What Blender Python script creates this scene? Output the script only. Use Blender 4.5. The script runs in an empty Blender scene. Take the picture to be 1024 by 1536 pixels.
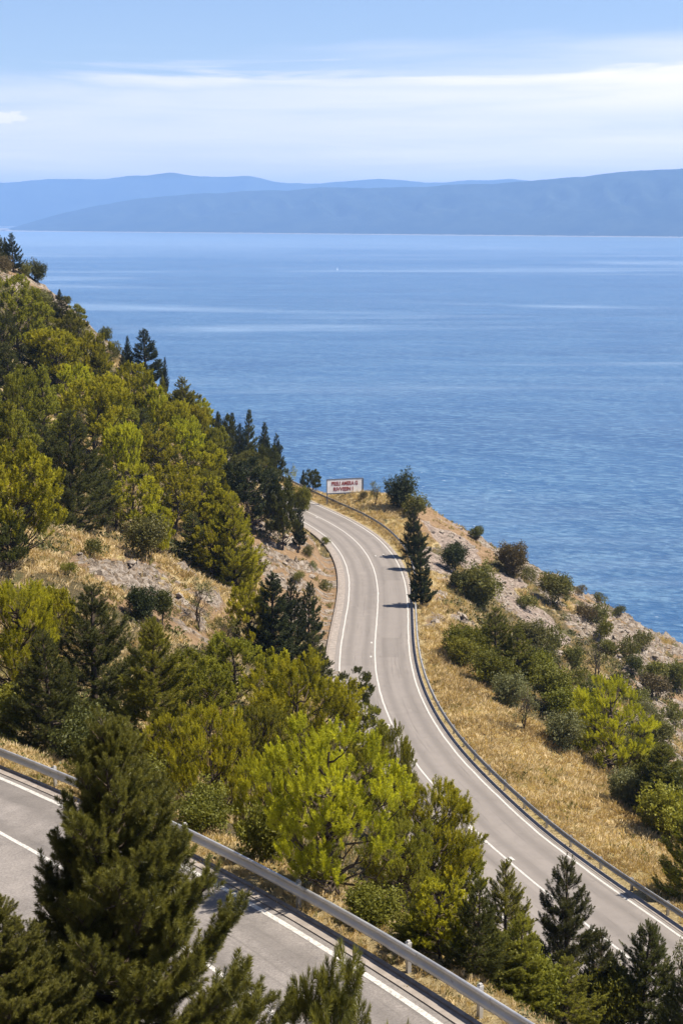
import bpy, math, random
import numpy as np
from mathutils import Vector, Matrix

R = math.radians
PI = math.pi
SC = bpy.context.scene
COL = SC.collection
rng = np.random.default_rng(11)
random.seed(5)

# ------------------------------------------------------------------ camera
F = 2133.3                     # focal length in pixels of the 1024 x 1536 photograph (50 mm)
HC = 140.0                     # camera height above the sea
PITCH = math.atan((768 - 322) / F)
CAM = np.array([0.0, 0.0, HC])
FW = np.array([0, math.cos(PITCH), -math.sin(PITCH)])
RT = np.array([1.0, 0, 0])
UP = np.array([0, math.sin(PITCH), math.cos(PITCH)])


def ray(u, v):
    u = np.asarray(u, float); v = np.asarray(v, float)
    return FW + RT * ((u - 512) / F)[..., None] + UP * ((768 - v) / F)[..., None]


def at(u, v, Z):
    return CAM + ray(u, v) * np.asarray(Z, float)[..., None]


def atz(u, v, z):
    d = ray(u, v); t = (np.asarray(z, float) - HC) / d[..., 2]
    return CAM + d * t[..., None]


def proj(p):
    q = p - CAM; Z = q @ FW
    Zs = np.where(np.abs(Z) < 1e-3, 1e-3, Z)
    return 512 + F * (q @ RT) / Zs, 768 - F * (q @ UP) / Zs, Z


cam_d = bpy.data.cameras.new('camera')
cam_d.sensor_fit = 'VERTICAL'; cam_d.sensor_height = 36.0; cam_d.lens = 50.0
cam_d.clip_start = 0.5; cam_d.clip_end = 60000
cam = bpy.data.objects.new('camera', cam_d); COL.objects.link(cam)
cam.location = CAM; cam.rotation_euler = (PI / 2 - PITCH, 0, 0)
SC.camera = cam


# ------------------------------------------------------------------ helpers
def mesh_np(name, V, Fc, mat=None, smooth=False, attrs=None, uvless=True):
    """one mesh from numpy vertices and faces (every face with the same number of corners, or a list of such arrays)"""
    me = bpy.data.meshes.new(name)
    V = np.asarray(V, np.float32)
    groups = [np.asarray(g, np.int32) for g in (Fc if isinstance(Fc, list) else [Fc]) if len(g)]
    nl = sum(g.size for g in groups); nf = sum(len(g) for g in groups)
    me.vertices.add(len(V)); me.vertices.foreach_set('co', V.ravel())
    me.loops.add(nl); me.loops.foreach_set('vertex_index', np.concatenate([g.ravel() for g in groups]))
    tot = np.concatenate([np.full(len(g), g.shape[1], np.int32) for g in groups])
    st = np.concatenate([[0], np.cumsum(tot)[:-1]]).astype(np.int32)
    me.polygons.add(nf); me.polygons.foreach_set('loop_start', st)
    me.polygons.foreach_set('loop_total', tot)
    me.polygons.foreach_set('use_smooth', np.full(nf, smooth, bool))
    for k, a in (attrs or {}).items():
        at_ = me.attributes.new(k, 'FLOAT', 'POINT'); at_.data.foreach_set('value', np.asarray(a, np.float32))
    me.update(calc_edges=True)
    if mat: me.materials.append(mat)
    return me


def link(name, me, parent=None):
    o = bpy.data.objects.new(name, me); COL.objects.link(o)
    if parent: o.parent = parent
    return o


def tag(o, label=None, cat=None, group=None, kind=None):
    if label: o['label'] = label
    if cat: o['category'] = cat
    if group: o['group'] = group
    if kind: o['kind'] = kind
    return o


def empty(name, loc=(0, 0, 0), rz=0.0):
    o = bpy.data.objects.new(name, None); COL.objects.link(o)
    o.empty_display_size = 0.3
    o.location = loc; o.rotation_euler = (0, 0, rz)
    return o


def tube(P, rad, sides=5):
    """tapered tube along a polyline"""
    P = np.asarray(P, float); n = len(P)
    rad = np.broadcast_to(np.asarray(rad, float), (n,))
    T = np.gradient(P, axis=0); T /= np.linalg.norm(T, axis=1)[:, None] + 1e-9
    ref = np.where((np.abs(T[:, 2]) > .9)[:, None], np.array([1.0, 0, 0]), np.array([0, 0, 1.0]))
    A = np.cross(T, ref); A /= np.linalg.norm(A, axis=1)[:, None] + 1e-9
    B = np.cross(T, A)
    a = np.arange(sides) * 2 * PI / sides
    V = P[:, None] + rad[:, None, None] * (A[:, None] * np.cos(a)[None, :, None] + B[:, None] * np.sin(a)[None, :, None])
    V = V.reshape(-1, 3)
    i = np.arange(n - 1)[:, None] * sides; j = np.arange(sides)[None]
    k = (j + 1) % sides
    Fq = np.stack([i + j, i + k, i + sides + k, i + sides + j], -1).reshape(-1, 4)
    return V, Fq


class Bag:
    def __init__(s): s.V = []; s.F = []; s.n = 0
    def add(s, V, Fq):
        s.V.append(V); s.F.append(np.asarray(Fq) + s.n); s.n += len(V); return s
    def mesh(s, name, mat, smooth=False):
        return mesh_np(name, np.concatenate(s.V), np.concatenate(s.F), mat, smooth)


def box(x0, x1, y0, y1, z0, z1):
    V = np.array([(x, y, z) for z in (z0, z1) for y in (y0, y1) for x in (x0, x1)], float)
    Fq = np.array([(0, 2, 3, 1), (4, 5, 7, 6), (0, 1, 5, 4), (2, 6, 7, 3), (0, 4, 6, 2), (1, 3, 7, 5)])
    return V, Fq


def rep(tv, tf, pos, dirs, size, rg, jitter=1.0):
    """copies of a small template (axis +z) at pos, turned to dirs"""
    pos = np.asarray(pos, float); D = np.asarray(dirs, float)
    D = D / (np.linalg.norm(D, axis=1)[:, None] + 1e-9)
    rv = rg.normal(size=D.shape)
    A = np.cross(D, rv); A /= np.linalg.norm(A, axis=1)[:, None] + 1e-9
    B = np.cross(D, A)
    size = np.asarray(size, float).reshape(-1, 1, 1)
    V = pos[:, None] + size * (tv[None, :, 0:1] * A[:, None] + tv[None, :, 1:2] * B[:, None] + tv[None, :, 2:3] * D[:, None])
    N = len(pos); M = len(tv)
    Fq = (tf[None] + (np.arange(N) * M)[:, None, None]).reshape(-1, tf.shape[1])
    return V.reshape(-1, 3), Fq


def hash2(ix, iy, seed):
    h = (ix.astype(np.int64) * 374761393 + iy.astype(np.int64) * 668265263 + seed * 1442695041) & 0xffffffff
    h = ((h ^ (h >> 13)) * 1274126177) & 0xffffffff
    return ((h ^ (h >> 16)) & 0xffffff) / float(0xffffff)


def vnoise(x, y, seed=0):
    ix = np.floor(x); iy = np.floor(y); fx = x - ix; fy = y - iy
    fx = fx * fx * (3 - 2 * fx); fy = fy * fy * (3 - 2 * fy)
    a = hash2(ix, iy, seed); b = hash2(ix + 1, iy, seed); c = hash2(ix, iy + 1, seed); d = hash2(ix + 1, iy + 1, seed)
    return (a * (1 - fx) + b * fx) * (1 - fy) + (c * (1 - fx) + d * fx) * fy


def fbm(x, y, seed=0, octv=4, gain=.5):
    s = 0; a = 1; t = 0
    for k in range(octv):
        s = s + a * (vnoise(x * 2 ** k, y * 2 ** k, seed + k * 17) - .5); t += a; a *= gain
    return s / t * 2


def smoothstep(a, b, x):
    t = np.clip((x - a) / (b - a), 0, 1); return t * t * (3 - 2 * t)


# ------------------------------------------------------------------ materials
def new_mat(name):
    m = bpy.data.materials.new(name); m.use_nodes = True
    nt = m.node_tree; nt.nodes.clear()
    out = nt.nodes.new('ShaderNodeOutputMaterial')
    return m, nt, out


class NT:
    """small wrapper to write node graphs shortly"""
    def __init__(s, nt): s.nt = nt
    def node(s, t, **kw):
        n = s.nt.nodes.new(t)
        for k, v in kw.items(): setattr(n, k, v)
        return n
    def set(s, n, key, val):
        if isinstance(val, bpy.types.NodeSocket): s.nt.links.new(val, n.inputs[key])
        else: n.inputs[key].default_value = val
    def noise(s, vec, scale, detail=4, rough=.55, dist=0.0, out='Fac'):
        n = s.node('ShaderNodeTexNoise'); s.set(n, 'Scale', scale); s.set(n, 'Detail', detail); s.set(n, 'Roughness', rough); s.set(n, 'Distortion', dist)
        if vec is not None: s.set(n, 'Vector', vec)
        return n.outputs[out]
    def ramp(s, fac, stops, interp='LINEAR'):
        n = s.node('ShaderNodeValToRGB'); cr = n.color_ramp; cr.interpolation = interp
        while len(cr.elements) < len(stops): cr.elements.new(.5)
        for e, (p, c) in zip(cr.elements, stops):
            e.position = p; e.color = (*c, 1) if len(c) == 3 else c
        s.set(n, 'Fac', fac); return n.outputs['Color']
    def mix(s, fac, a, b, mode='MIX'):
        n = s.node('ShaderNodeMix', data_type='RGBA', blend_type=mode)
        s.set(n, 0, fac); s.set(n, 6, a if isinstance(a, bpy.types.NodeSocket) else (*a, 1)); s.set(n, 7, b if isinstance(b, bpy.types.NodeSocket) else (*b, 1))
        return n.outputs[2]
    def math(s, op, a, b=0.0, clamp=False, c=0.0):
        n = s.node('ShaderNodeMath', operation=op, use_clamp=clamp)
        s.set(n, 0, a); s.set(n, 1, b)
        if op in ('MULTIPLY_ADD',): s.set(n, 2, c)
        return n.outputs[0]
    def maprange(s, x, a, b, c=0.0, d=1.0, smooth=True):
        n = s.node('ShaderNodeMapRange', interpolation_type='SMOOTHSTEP' if smooth else 'LINEAR')
        s.set(n, 'Value', x); s.set(n, 'From Min', a); s.set(n, 'From Max', b); s.set(n, 'To Min', c); s.set(n, 'To Max', d)
        return n.outputs['Result']
    def mapping(s, vec, scale=(1, 1, 1), rot=(0, 0, 0)):
        n = s.node('ShaderNodeMapping'); s.set(n, 'Vector', vec); s.set(n, 'Scale', scale); s.set(n, 'Rotation', rot); return n.outputs[0]
    def attr(s, name):
        return s.node('ShaderNodeAttribute', attribute_name=name).outputs['Fac']
    def pos(s):
        return s.node('ShaderNodeNewGeometry').outputs['Position']
    def bump(s, h, strength=.5, dist=.1):
        n = s.node('ShaderNodeBump'); s.set(n, 'Height', h); s.set(n, 'Strength', strength); s.set(n, 'Distance', dist); return n.outputs[0]
    def bsdf(s, color, rough=.8, normal=None, metallic=0.0, spec=.3):
        n = s.node('ShaderNodeBsdfPrincipled')
        s.set(n, 'Base Color', color if isinstance(color, bpy.types.NodeSocket) else (*color, 1))
        s.set(n, 'Roughness', rough); s.set(n, 'Metallic', metallic); s.set(n, 'Specular IOR Level', spec)
        if normal is not None: s.set(n, 'Normal', normal)
        return n.outputs[0]
    def end(s, out, sh): s.nt.links.new(sh, out.inputs['Surface'])


def simple_mat(name, color, rough=.8, metallic=0.0, var=.15, scale=3.0, bump=.2, spec=.3):
    m, nt, out = new_mat(name); g = NT(nt)
    p = g.pos(); n = g.noise(p, scale, 5, .6)
    lo = tuple(c * (1 - var) for c in color); hi = tuple(min(1, c * (1 + var)) for c in color)
    c = g.ramp(n, [(.3, lo), (.7, hi)])
    g.end(out, g.bsdf(c, rough, g.bump(n, bump, .02), metallic, spec)); return m


def foliage_mat(name, dark, light, transl=.3, rough=.55):
    """needles or leaves: colour varies from tree to tree and from shoot to shoot (old and young growth)"""
    m, nt, out = new_mat(name); g = NT(nt)
    oi = g.node('ShaderNodeObjectInfo')
    t = g.attr('tint')
    p = g.pos(); n = g.noise(p, .55, 2, .5)
    f = g.math('ADD', g.math('MULTIPLY', t, .62), g.math('MULTIPLY', n, .38))
    f = g.math('ADD', f, g.math('MULTIPLY', g.math('SUBTRACT', oi.outputs['Random'], .5), .22), True)
    c = g.ramp(f, [(.12, dark), (.82, light)])
    hs = g.node('ShaderNodeHueSaturation')
    g.set(hs, 'Hue', g.maprange(oi.outputs['Random'], 0, 1, .488, .512, False)); g.set(hs, 'Color', c)
    d = g.node('ShaderNodeBsdfPrincipled'); g.set(d, 'Base Color', hs.outputs[0]); g.set(d, 'Roughness', rough); g.set(d, 'Specular IOR Level', .25)
    tr = g.node('ShaderNodeBsdfTranslucent')
    tc = g.mix(1.0, hs.outputs[0], (1.25, 1.15, .55), 'MULTIPLY'); g.set(tr, 'Color', tc)
    mx = g.node('ShaderNodeMixShader'); g.set(mx, 0, transl)
    nt.links.new(d.outputs[0], mx.inputs[1]); nt.links.new(tr.outputs[0], mx.inputs[2])
    g.end(out, mx.outputs[0]); return m


M = {}
M['light'] = foliage_mat('pine_needles_light', (.055, .064, .007), (.55, .53, .036), .44)
M['bright'] = foliage_mat('pine_needles_bright', (.080, .090, .008), (.53, .50, .034), .42)
M['mid'] = foliage_mat('pine_needles_mid', (.035, .043, .008), (.35, .34, .042), .38)
M['dark'] = foliage_mat('pine_needles_dark', (.018, .024, .008), (.12, .125, .028), .28)
M['black'] = foliage_mat('conifer_needles_dark', (.012, .018, .008), (.060, .072, .022), .22)
M['green'] = foliage_mat('leaves_green', (.045, .055, .010), (.22, .215, .028), .35)
M['olive'] = foliage_mat('leaves_olive', (.060, .062, .018), (.20, .195, .05), .30)
M['grey'] = foliage_mat('leaves_grey_green', (.09, .10, .045), (.24, .24, .11), .3)
M['brown'] = foliage_mat('leaves_brown', (.07, .055, .028), (.17, .135, .06), .25)
M['front'] = foliage_mat('needles_near', (.022, .029, .007), (.26, .255, .058), .35, .4)
M['bark'] = simple_mat('bark', (.075, .055, .042), .9, 0, .4, 9, .6)
M['bark_grey'] = simple_mat('bark_grey', (.17, .14, .115), .9, 0, .3, 9, .6)
M['metal'] = None
m, nt, out = new_mat('galvanised_steel'); g = NT(nt)
p = g.pos(); n = g.noise(p, 1.3, 6, .65); n2 = g.noise(g.mapping(p, (.6, .6, 9)), 3, 4)
c = g.ramp(n, [(.3, (.50, .50, .52)), (.7, (.70, .70, .715))])
c = g.mix(g.maprange(n2, .62, .78, 0, .5), c, (.20, .17, .15))
g.end(out, g.bsdf(c, g.maprange(n, .3, .7, .34, .5), None, .6, .5)); M['metal'] = m
M['metal_old'] = simple_mat('weathered_steel', (.40, .39, .38), .5, .5, .25, 2, .1)
M['concrete'] = simple_mat('kerb_concrete', (.27, .235, .21), .9, 0, .25, 2.5, .5)
M['concrete_dark'] = simple_mat('joint_concrete', (.24, .205, .18), .95, 0, .3, 4, .5)
M['white_paint'] = simple_mat('white_paint', (.72, .71, .68), .7, 0, .1, 4, .1)
M['cap'] = simple_mat('post_cap', (.38, .37, .36), .7, 0, .1, 4, .05)
M['reflector'] = simple_mat('reflector_red', (.5, .06, .04), .4, 0, .1, 4, .05)


def asphalt(name, base, var):
    m, nt, out = new_mat(name); g = NT(nt)
    p = g.pos(); fine = g.noise(p, 15, 4, .85); mid = g.noise(p, .9, 5, .6); big = g.noise(p, .11, 3, .5)
    f = g.math('ADD', g.math('MULTIPLY', fine, .55), g.math('ADD', g.math('MULTIPLY', mid, .28), g.math('MULTIPLY', big, .17)))
    lo = tuple(c * (1 - var) for c in base); hi = tuple(c * (1 + var) for c in base)
    c = g.ramp(f, [(.32, lo), (.68, hi)])
    # tyre-worn tracks, a little darker, along each lane: attribute 'across' is the distance from the centre line
    a = g.math('ABSOLUTE', g.attr('across'))
    w = g.math('ADD', g.math('MULTIPLY', big, .5), -.25)
    tr = g.math('ABSOLUTE', g.math('SUBTRACT', g.math('ABSOLUTE', g.math('SUBTRACT', g.math('ADD', a, w), 1.65)), .8))
    c = g.mix(g.maprange(tr, 0, .55, .5, 0), c, tuple(x * .62 for x in base))
    # repair seams and patches along the road
    al = g.node('ShaderNodeCombineXYZ'); g.set(al, 0, g.math('MULTIPLY', g.attr('across'), 2.2)); g.set(al, 1, g.math('MULTIPLY', g.attr('along'), .05))
    st = g.noise(al.outputs[0], 1.6, 5, .7)
    c = g.mix(g.maprange(st, .54, .66, 0, .55), c, tuple(x * .6 for x in base))
    st2 = g.noise(p, .35, 6, .7)
    c = g.mix(g.maprange(st2, .62, .66, 0, .3), c, tuple(x * 1.25 for x in base))
    # rectangular-ish repairs laid in another season's asphalt
    av = g.node('ShaderNodeCombineXYZ'); g.set(av, 0, g.math('MULTIPLY', g.attr('across'), .30)); g.set(av, 1, g.math('MULTIPLY', g.attr('along'), .045))
    v3 = g.node('ShaderNodeTexVoronoi', feature='F1', distance='CHEBYCHEV'); g.set(v3, 'Scale', 1.0); g.set(v3, 'Vector', av.outputs[0])
    sc_ = g.node('ShaderNodeSeparateColor'); nt.links.new(v3.outputs['Color'], sc_.inputs[0])
    c = g.mix(g.maprange(sc_.outputs[0], .70, .74, 0, .30), c, tuple(x * .55 for x in base))
    c = g.mix(g.maprange(sc_.outputs[1], .80, .84, 0, .25), c, tuple(x * 1.3 for x in base))
    vo = g.node('ShaderNodeTexVoronoi', feature='DISTANCE_TO_EDGE'); g.set(vo, 'Scale', .33); g.set(vo, 'Vector', g.node('ShaderNodeVectorMath', operation='ADD').outputs[0])
    va = vo.inputs['Vector'].links[0].from_node; nt.links.new(p, va.inputs[0]); nt.links.new(g.noise(p, 1.1, 4, .6, 0, 'Color'), va.inputs[1])
    c = g.mix(g.maprange(vo.outputs[0], 0.001, .008, .22, 0), c, tuple(x * .35 for x in base))
    g.end(out, g.bsdf(c, .85, g.bump(fine, .5, .01), 0, .25)); return m


M['asphalt'] = asphalt('asphalt', (.225, .202, .188), .18)
M['asphalt_near'] = asphalt('asphalt_near', (.215, .195, .184), .6)


def paint_mat():
    m, nt, out = new_mat('road_paint'); g = NT(nt); p = g.pos()
    n = g.noise(p, 14, 5, .75)
    c = g.ramp(n, [(.36, (.26, .24, .225)), (.52, (.55, .535, .51))])
    g.end(out, g.bsdf(c, .7, g.bump(n, .2, .005))); return m


M['paint'] = paint_mat()

# ground: cover by attribute (grass, rock, scree, soil), with stone, straw and litter at every scale
m, nt, out = new_mat('hillside_ground'); g = NT(nt); p = g.pos()
n1 = g.noise(p, .25, 6, .6); n2 = g.noise(p, 1.7, 6, .65); n3 = g.noise(p, 9, 5, .7)
wob = g.math('ADD', g.math('MULTIPLY', g.math('SUBTRACT', n2, .5), 1.0), g.math('MULTIPLY', g.math('SUBTRACT', n3, .5), .9))
litter = g.ramp(n3, [(.28, (.050, .042, .024)), (.55, (.13, .105, .055)), (.75, (.235, .185, .105))])
litter = g.mix(g.maprange(n1, .45, .65, 0, .55), litter, (.11, .115, .04))
straw = g.ramp(g.noise(g.mapping(p, (1, 1, .35)), 5, 6, .75), [(.25, (.20, .15, .075)), (.5, (.43, .335, .175)), (.75, (.60, .50, .30))])
straw = g.mix(g.maprange(n1, .5, .68, 0, .45), straw, (.33, .28, .07))
rk = g.noise(g.mapping(p, (.45, 1.5, 1.5), (.3, .5, -.6)), 1.5, 9, .72, .5)
rock = g.ramp(rk, [(.33, (.035, .028, .022)), (.42, (.15, .118, .092)), (.52, (.31, .26, .215)), (.66, (.50, .45, .40))])
rock = g.mix(g.maprange(n2, .48, .66, 0, .75), rock, (.25, .175, .105))
vs = g.node('ShaderNodeTexVoronoi', feature='F1'); g.set(vs, 'Scale', 2.6); g.set(vs, 'Vector', p)
scree = g.ramp(vs.outputs['Color'], [(.1, (.20, .155, .13)), (.6, (.32, .255, .215)), (.95, (.43, .36, .315))])
scree = g.mix(g.maprange(n3, .5, .7, 0, .5), scree, (.30, .235, .19))
soil = g.ramp(n2, [(.3, (.21, .135, .075)), (.7, (.37, .255, .155))])
c = g.mix(g.maprange(g.math('ADD', g.attr('grass'), wob), .4, .6), litter, straw)
c = g.mix(g.maprange(g.math('ADD', g.attr('soil'), wob), .4, .6), c, soil)
c = g.mix(g.maprange(g.math('ADD', g.attr('scree'), g.math('MULTIPLY', wob, .7)), .4, .6), c, scree)
c = g.mix(g.maprange(g.math('ADD', g.attr('rock'), g.math('MULTIPLY', wob, 1.1)), .42, .58), c, rock)
hh = g.math('ADD', g.math('MULTIPLY', rk, .8), g.math('ADD', g.math('MULTIPLY', n3, .25), g.math('MULTIPLY', n2, .5)))
g.end(out, g.bsdf(c, .92, g.bump(hh, 1.0, .6), 0, .15)); M['ground'] = m

m, nt, out = new_mat('limestone'); g = NT(nt); p = g.pos(); oi = g.node('ShaderNodeObjectInfo')
rk = g.noise(g.mapping(p, (1, 1, 2.5), (.4, .2, .5)), 2.2, 8, .7, .5)
c = g.ramp(rk, [(.3, (.09, .072, .058)), (.46, (.235, .195, .16)), (.7, (.42, .37, .315))])
g.end(out, g.bsdf(c, .9, g.bump(rk, .8, .15), 0, .2)); M['stone'] = m

# ------------------------------------------------------------------ the lower road (curve fitted to its lines)
cen = np.array([(454.5, 764.5), (479.5, 775.5), (506, 788), (532.5, 806), (552.5, 826), (566, 852.5), (570, 885.7), (566, 922), (561, 959), (560, 1000), (569.5, 1047), (587, 1090), (612.5, 1133), (644, 1172), (675, 1207), (724, 1260), (767, 1296), (813, 1335), (887.5, 1392), (930, 1427)])


def resample(p, n):
    s = np.r_[0, np.cumsum(np.linalg.norm(np.diff(p, axis=0), axis=1))]; t = np.linspace(0, s[-1], n)
    return np.stack([np.interp(t, s, p[:, k]) for k in range(p.shape[1])], -1)


def smoothed(p, k):
    p = p.copy()
    for _ in range(k): p[1:-1] = .25 * p[:-2] + .5 * p[1:-1] + .25 * p[2:]
    return p


cd = smoothed(resample(cen, 160), 60)
zk = np.array([96.24, 96.56, 99.29, 103.19, 105.17, 106.64, 108.49])
z = np.interp(np.linspace(0, 1, 160), np.linspace(0, 1, 7), zk)
z = smoothed(z[:, None], 200)[:, 0]
RC = atz(cd[:, 0], cd[:, 1], z)
# carried on past both ends: away behind the hill's corner, and on past the right edge of the picture
t0 = RC[0] - RC[3]; t0 /= np.linalg.norm(t0); ang = math.atan2(t0[1], t0[0])
ext = []; q = RC[0].copy()
for k in range(34):
    ang -= R(.25) if k < 24 else 0
    q = q + np.array([math.cos(ang), math.sin(ang), -.01]) * 2.0; ext.append(q.copy())
t1 = RC[-1] - RC[-4]; t1 /= np.linalg.norm(t1)
ext2 = [RC[-1] + t1 * 2.0 * (k + 1) for k in range(30)]
RC = np.vstack([np.array(ext[::-1]), RC, np.array(ext2)])
RC = smoothed(resample(RC, 420), 25)


def frame2d(P):
    T = np.gradient(P, axis=0); T[:, 2] = 0; T /= np.linalg.norm(T, axis=1)[:, None]
    return T, np.stack([-T[:, 1], T[:, 0], 0 * T[:, 0]], -1)


RT_, RN = frame2d(RC)          # RN points to the sea side (right in the photograph)
S_R = np.r_[0, np.cumsum(np.linalg.norm(np.diff(RC, axis=0), axis=1))]

# the upper road in front: the curve of its outer edge line
ue = np.array([(0, 1160), (92, 1207), (299, 1314), (350, 1343), (438, 1393), (526, 1446), (596, 1486), (675, 1534)], float)
NE = atz(ue[:, 0], ue[:, 1], np.interp(ue[:, 0], [0, 675], [120.0, 123.2]))
pf = np.polyfit(NE[:, 1], NE[:, 0], 2); zf = np.polyfit(NE[:, 1], NE[:, 2], 1)
yy = np.linspace(95, -25, 260)
# past the left edge the road straightens
xx = np.where(yy < NE[0, 1], np.polyval(pf, yy), np.polyval(pf, NE[0, 1]) + np.polyval(np.polyder(pf), NE[0, 1]) * (yy - NE[0, 1]))
xx = np.where(yy > NE[-1, 1], xx, np.polyval(pf, NE[-1, 1]) + np.polyval(np.polyder(pf), NE[-1, 1]) * (yy - NE[-1, 1]))
NE = resample(np.stack([xx, yy, np.polyval(zf, yy)], -1), 320)
NT_, NN = frame2d(NE)
if (NN[:, 0]).mean() < 0: NN = -NN   # away from the camera side: downhill, towards the rail
S_N = np.r_[0, np.cumsum(np.linalg.norm(np.diff(NE, axis=0), axis=1))]

# ------------------------------------------------------------------ hillside height field
ctl = [  # (u, v, depth) of bare ground in the photograph
    (0, 378, 252), (60, 425, 252), (110, 470, 250), (180, 530, 246), (250, 590, 238), (330, 660, 226), (400, 718, 213), (440, 752, 206),
    (0, 560, 200), (0, 700, 150), (0, 800, 118), (150, 860, 108), (250, 900, 112), (300, 870, 128), (430, 900, 145), (400, 800, 178), (465, 800, 182),
    (490, 900, 150), (300, 780, 165), (150, 740, 160), (250, 700, 195), (150, 620, 200), (80, 500, 225), (330, 720, 200), (110, 690, 172),
    (150, 1000, 77), (300, 1050, 78), (400, 1050, 86), (550, 1150, 76), (550, 1250, 64), (300, 1180, 62), (150, 1130, 63), (650, 1350, 54), (800, 1480, 45),
    (780, 1075, 108), (960, 1200, 89), (1000, 1300, 79), (660, 960, 137), (645, 850, 175), (600, 765, 212), (548, 738, 219), (490, 739, 221), (518, 738, 221), (590, 746, 218),
    (640, 760, 222), (700, 795, 225), (740, 824, 222), (800, 850, 220), (870, 890, 215), (940, 935, 210), (1024, 972, 205), (1200, 1065, 200),
    (700, 870, 190), (800, 950, 180), (900, 1020, 172), (1010, 1060, 176), (1100, 1110, 172), (900, 1110, 138), (915, 1160, 122), (1010, 1190, 115), (1010, 1260, 102),
    (720, 960, 150), (800, 1040, 131), (860, 1080, 128),
]
pts = [at(u, v, Zc) for u, v, Zc in ctl]
pts += [np.array(p_, float) for p_ in [
    (-60, 295, 112), (-30, 290, 92), (0, 262, 74), (60, 232, 60), (85, 205, 48), (150, 205, -8), (60, 120, 74), (105, 120, 38), (175, 120, -10),
    (30, 262, 62), (62, 275, 28), (0, 300, 45), (-60, 340, 82), (0, 400, -12), (150, 270, -25), (-120, 420, 90), (60, 340, -12),
    (-30, 40, 127), (-40, 80, 126), (-60, 120, 131), (-62, 180, 132), (-95, 100, 152), (-100, 200, 156), (-100, 255, 156), (-30, 0, 142), (24, 10, 120), (34, 30, 112),
    (45, 60, 101), (70, 60, 85), (120, 60, 48), (200, 40, -10), (0, 0, 138.2), (-4, 16, 127.5), (1, 13, 127.5), (4, 8, 129), (-14, 28, 127), (60, 0, 100), (60, -40, 105), (-30, -40, 150), (200, -60, 0), (-160, 0, 190),
    (-200, 250, 230), (-250, 420, 200), (-200, -60, 220)]]
for i in range(20, len(RC) - 10, 12):
    for s_ in (-5.2, 4.9): pts.append(RC[i] + RN[i] * s_)
for i in range(0, len(NE), 14):
    for s_ in (-6.0, .9): pts.append(NE[i] + NN[i] * s_)
pts = np.array(pts)


def rbf_fit(P, lam=.35):
    n = len(P); d = np.linalg.norm(P[:, None, :2] - P[None, :, :2], axis=2)
    A = np.zeros((n + 3, n + 3)); A[:n, :n] = -d + lam * -np.eye(n) * -1
    A[:n, n] = 1; A[:n, n + 1:] = P[:, :2]; A[n, :n] = 1; A[n + 1:, :n] = P[:, :2].T
    return np.linalg.solve(A, np.r_[P[:, 2], 0, 0, 0])


wz = rbf_fit(pts)


def rbf_eval(X, Y):
    out_ = np.empty(X.size); xs = X.ravel(); ys = Y.ravel(); n = len(pts)
    for a in range(0, X.size, 20000):
        x = xs[a:a + 20000]; y = ys[a:a + 20000]
        d = np.hypot(x[:, None] - pts[None, :, 0], y[:, None] - pts[None, :, 1])
        out_[a:a + 20000] = -d @ wz[:n] + wz[n] + wz[n + 1] * x + wz[n + 2] * y
    return out_.reshape(X.shape)


gx = np.concatenate([np.arange(-200, -70, 4.0), np.arange(-70, -40, 1.0), np.arange(-40, 52, .38), np.arange(52, 90, 1.0), np.arange(90, 230, 4.0)])
gy = np.concatenate([np.arange(-50, 8, 3.0), np.arange(8, 252, .38), np.arange(252, 300, 1.5), np.arange(300, 430, 5.0)])
GX, GY = np.meshgrid(gx, gy)
GZ = rbf_eval(GX, GY)


def nearest_on(P, N, X, Y, lim):
    """signed distance across and height of the nearest point of a polyline"""
    D = np.full(X.shape, 1e9); H = np.zeros(X.shape)
    sel = (X > P[:, 0].min() - lim) & (X < P[:, 0].max() + lim) & (Y > P[:, 1].min() - lim) & (Y < P[:, 1].max() + lim)
    idx = np.flatnonzero(sel.ravel()); x = X.ravel()[idx]; y = Y.ravel()[idx]
    dd = np.empty(len(idx)); hh_ = np.empty(len(idx))
    for a in range(0, len(idx), 20000):
        xa = x[a:a + 20000]; ya = y[a:a + 20000]
        d2 = (xa[:, None] - P[None, :, 0]) ** 2 + (ya[:, None] - P[None, :, 1]) ** 2
        k = d2.argmin(1); sg = (xa - P[k, 0]) * N[k, 0] + (ya - P[k, 1]) * N[k, 1]
        dd[a:a + 20000] = np.sign(sg) * np.sqrt(d2[np.arange(len(k)), k]); hh_[a:a + 20000] = P[k, 2]
    D.ravel()[idx] = dd; H.ravel()[idx] = hh_
    return D, H


DR, HR = nearest_on(RC, RN, GX, GY, 16)
DN, HN = nearest_on(NE, NN, GX, GY, 16)

# ground cover, outlined on the photograph and carried onto the slope
def inpoly(u, v, poly):
    poly = np.array(poly, float); c_ = np.zeros(u.shape, bool); n = len(poly); j = n - 1
    for i in range(n):
        xi, yi = poly[i]; xj, yj = poly[j]
        c_ ^= ((yi > v) != (yj > v)) & (u < (xj - xi) * (v - yi) / (yj - yi + 1e-9) + xi); j = i
    return c_


def blur(A, k):
    for _ in range(k):
        A = (A + np.roll(A, 1, 0) + np.roll(A, -1, 0) + np.roll(A, 1, 1) + np.roll(A, -1, 1)) / 5
    return A


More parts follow.
